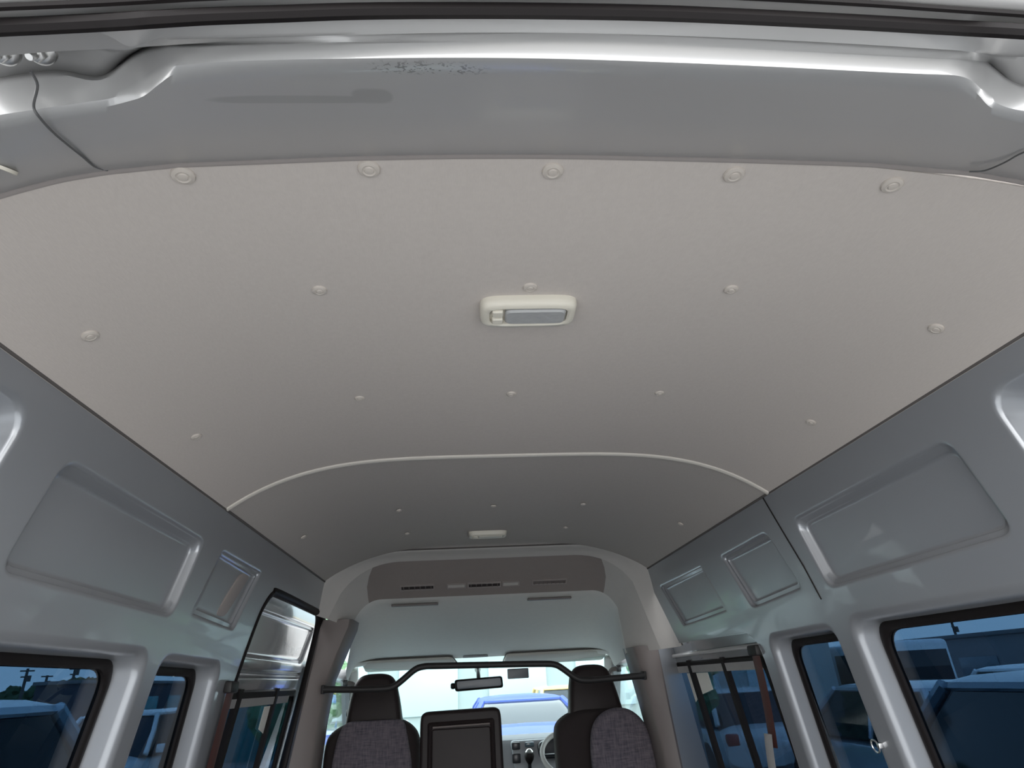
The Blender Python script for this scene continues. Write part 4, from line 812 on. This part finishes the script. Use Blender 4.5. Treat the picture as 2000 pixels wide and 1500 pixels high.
building('dark_workshop', 'dark flat-roofed workshop seen through the left windows', -27.5, -25, 46, 70, 3.0, 'b_dark', [(-25.05, -24.9, 50+5*k, 53+5*k, .7, 2.1, 'b_teal') for k in range(3)])
building('teal_shed', 'teal sheet-metal shed outside the sliding door window', -8.2, -5.4, 22, 34, 3.3, 'b_teal', [(-5.45, -5.35, 23+4*k, 25+4*k, .0, 2.1, 'b_dark') for k in range(3)])
building('rail_depot', 'long dark low building on the skyline to the left', -95, -62, 60, 118, 2.2, 'b_dark', [])
def pole(label, x, y, h, arms):
    t = thing('utility_pole', label, 'pole', (x, y, GZ), 'utility poles on the skyline')
    bm = bmesh.new(); tube(bm, [Vector((x, y, GZ)), Vector((x, y, GZ+h))], [.17, .11], 10); obj('mast', bm, M['wood'], t)
    d = Vector((.75, .66, 0))
    for z, l in arms:
        bm = bmesh.new(); c = Vector((x, y, GZ+z)); tube(bm, [c-d*l, c+d*l], .07, 6); obj('cross_arm', bm, M['wood'], t)
    bm = bmesh.new(); tube(bm, [Vector((x+.25, y, GZ+h*.78)), Vector((x+.25, y, GZ+h*.78+.5))], .2, 10); obj('transformer', bm, M['wood'], t)
pole('utility pole on the left skyline, nearest the left edge of the view', -40, 65.2, 5.0, [(4.8, .55), (4.3, .4)])
pole('utility pole on the left skyline just before the window corner, tallest there', -40, 72.8, 5.8, [(5.6, .7), (5.1, .5), (4.6, .35)])
pole('faint short pole between the two taller poles on the left skyline', -42, 71.8, 4.6, [(4.5, .5)])
pole('utility pole above the warehouse roof on the right', 48, 61.7, 5.0, [(4.85, .65), (4.4, .5), (4.0, .4)])
def tree(label, x, y, h, r, m='leaf', sq=1.0):
    t = thing('tree', label, 'tree', (x, y, GZ), 'trees around the car park')
    bm = bmesh.new(); tube(bm, [Vector((x, y, GZ)), Vector((x+.1, y, GZ+h*.4)), Vector((x, y, GZ+h*.7))], [r*.12, r*.09, r*.05], 8); obj('trunk', bm, M['bark'], t)
    bm = bmesh.new(); rnd = random.Random(int(abs(x*7+y*3)))
    for k in range(26):
        a = rnd.uniform(0, 6.283); q = r*math.sqrt(rnd.random())*.75; zz = GZ+h*.35+rnd.random()*h*.5; rr = r*rnd.uniform(.25, .45)
        res = bmesh.ops.create_icosphere(bm, subdivisions=3, radius=rr, matrix=Matrix.Translation((x+q*math.cos(a), y+q*math.sin(a), zz)))
        for v in res['verts']:
            c = Vector((x+q*math.cos(a), y+q*math.sin(a), zz)); v.co = c+(v.co-c)*(1+rnd.uniform(-.22, .22))*Vector((1, 1, sq)).z
    obj('crown', bm, M[m], t, sharp=20)
tree('dark bushy tree at the right edge beyond the warehouse end', 30.5, 29.5, 4.0, 2.6)
tree('low bushy tree on the left skyline behind the minivan', -48, 80, 3.4, 3.0)
tree('wider bushy tree on the left skyline, right of the first pole', -52, 96, 4.1, 4.2)
tree('bright green tree outside the passenger door window', -3.6, 14.4, 3.8, 1.2, 'leaf2')
tree('pale green shrub outside the driver door window', 3.3, 11.0, 3.2, .8, 'leaf2')
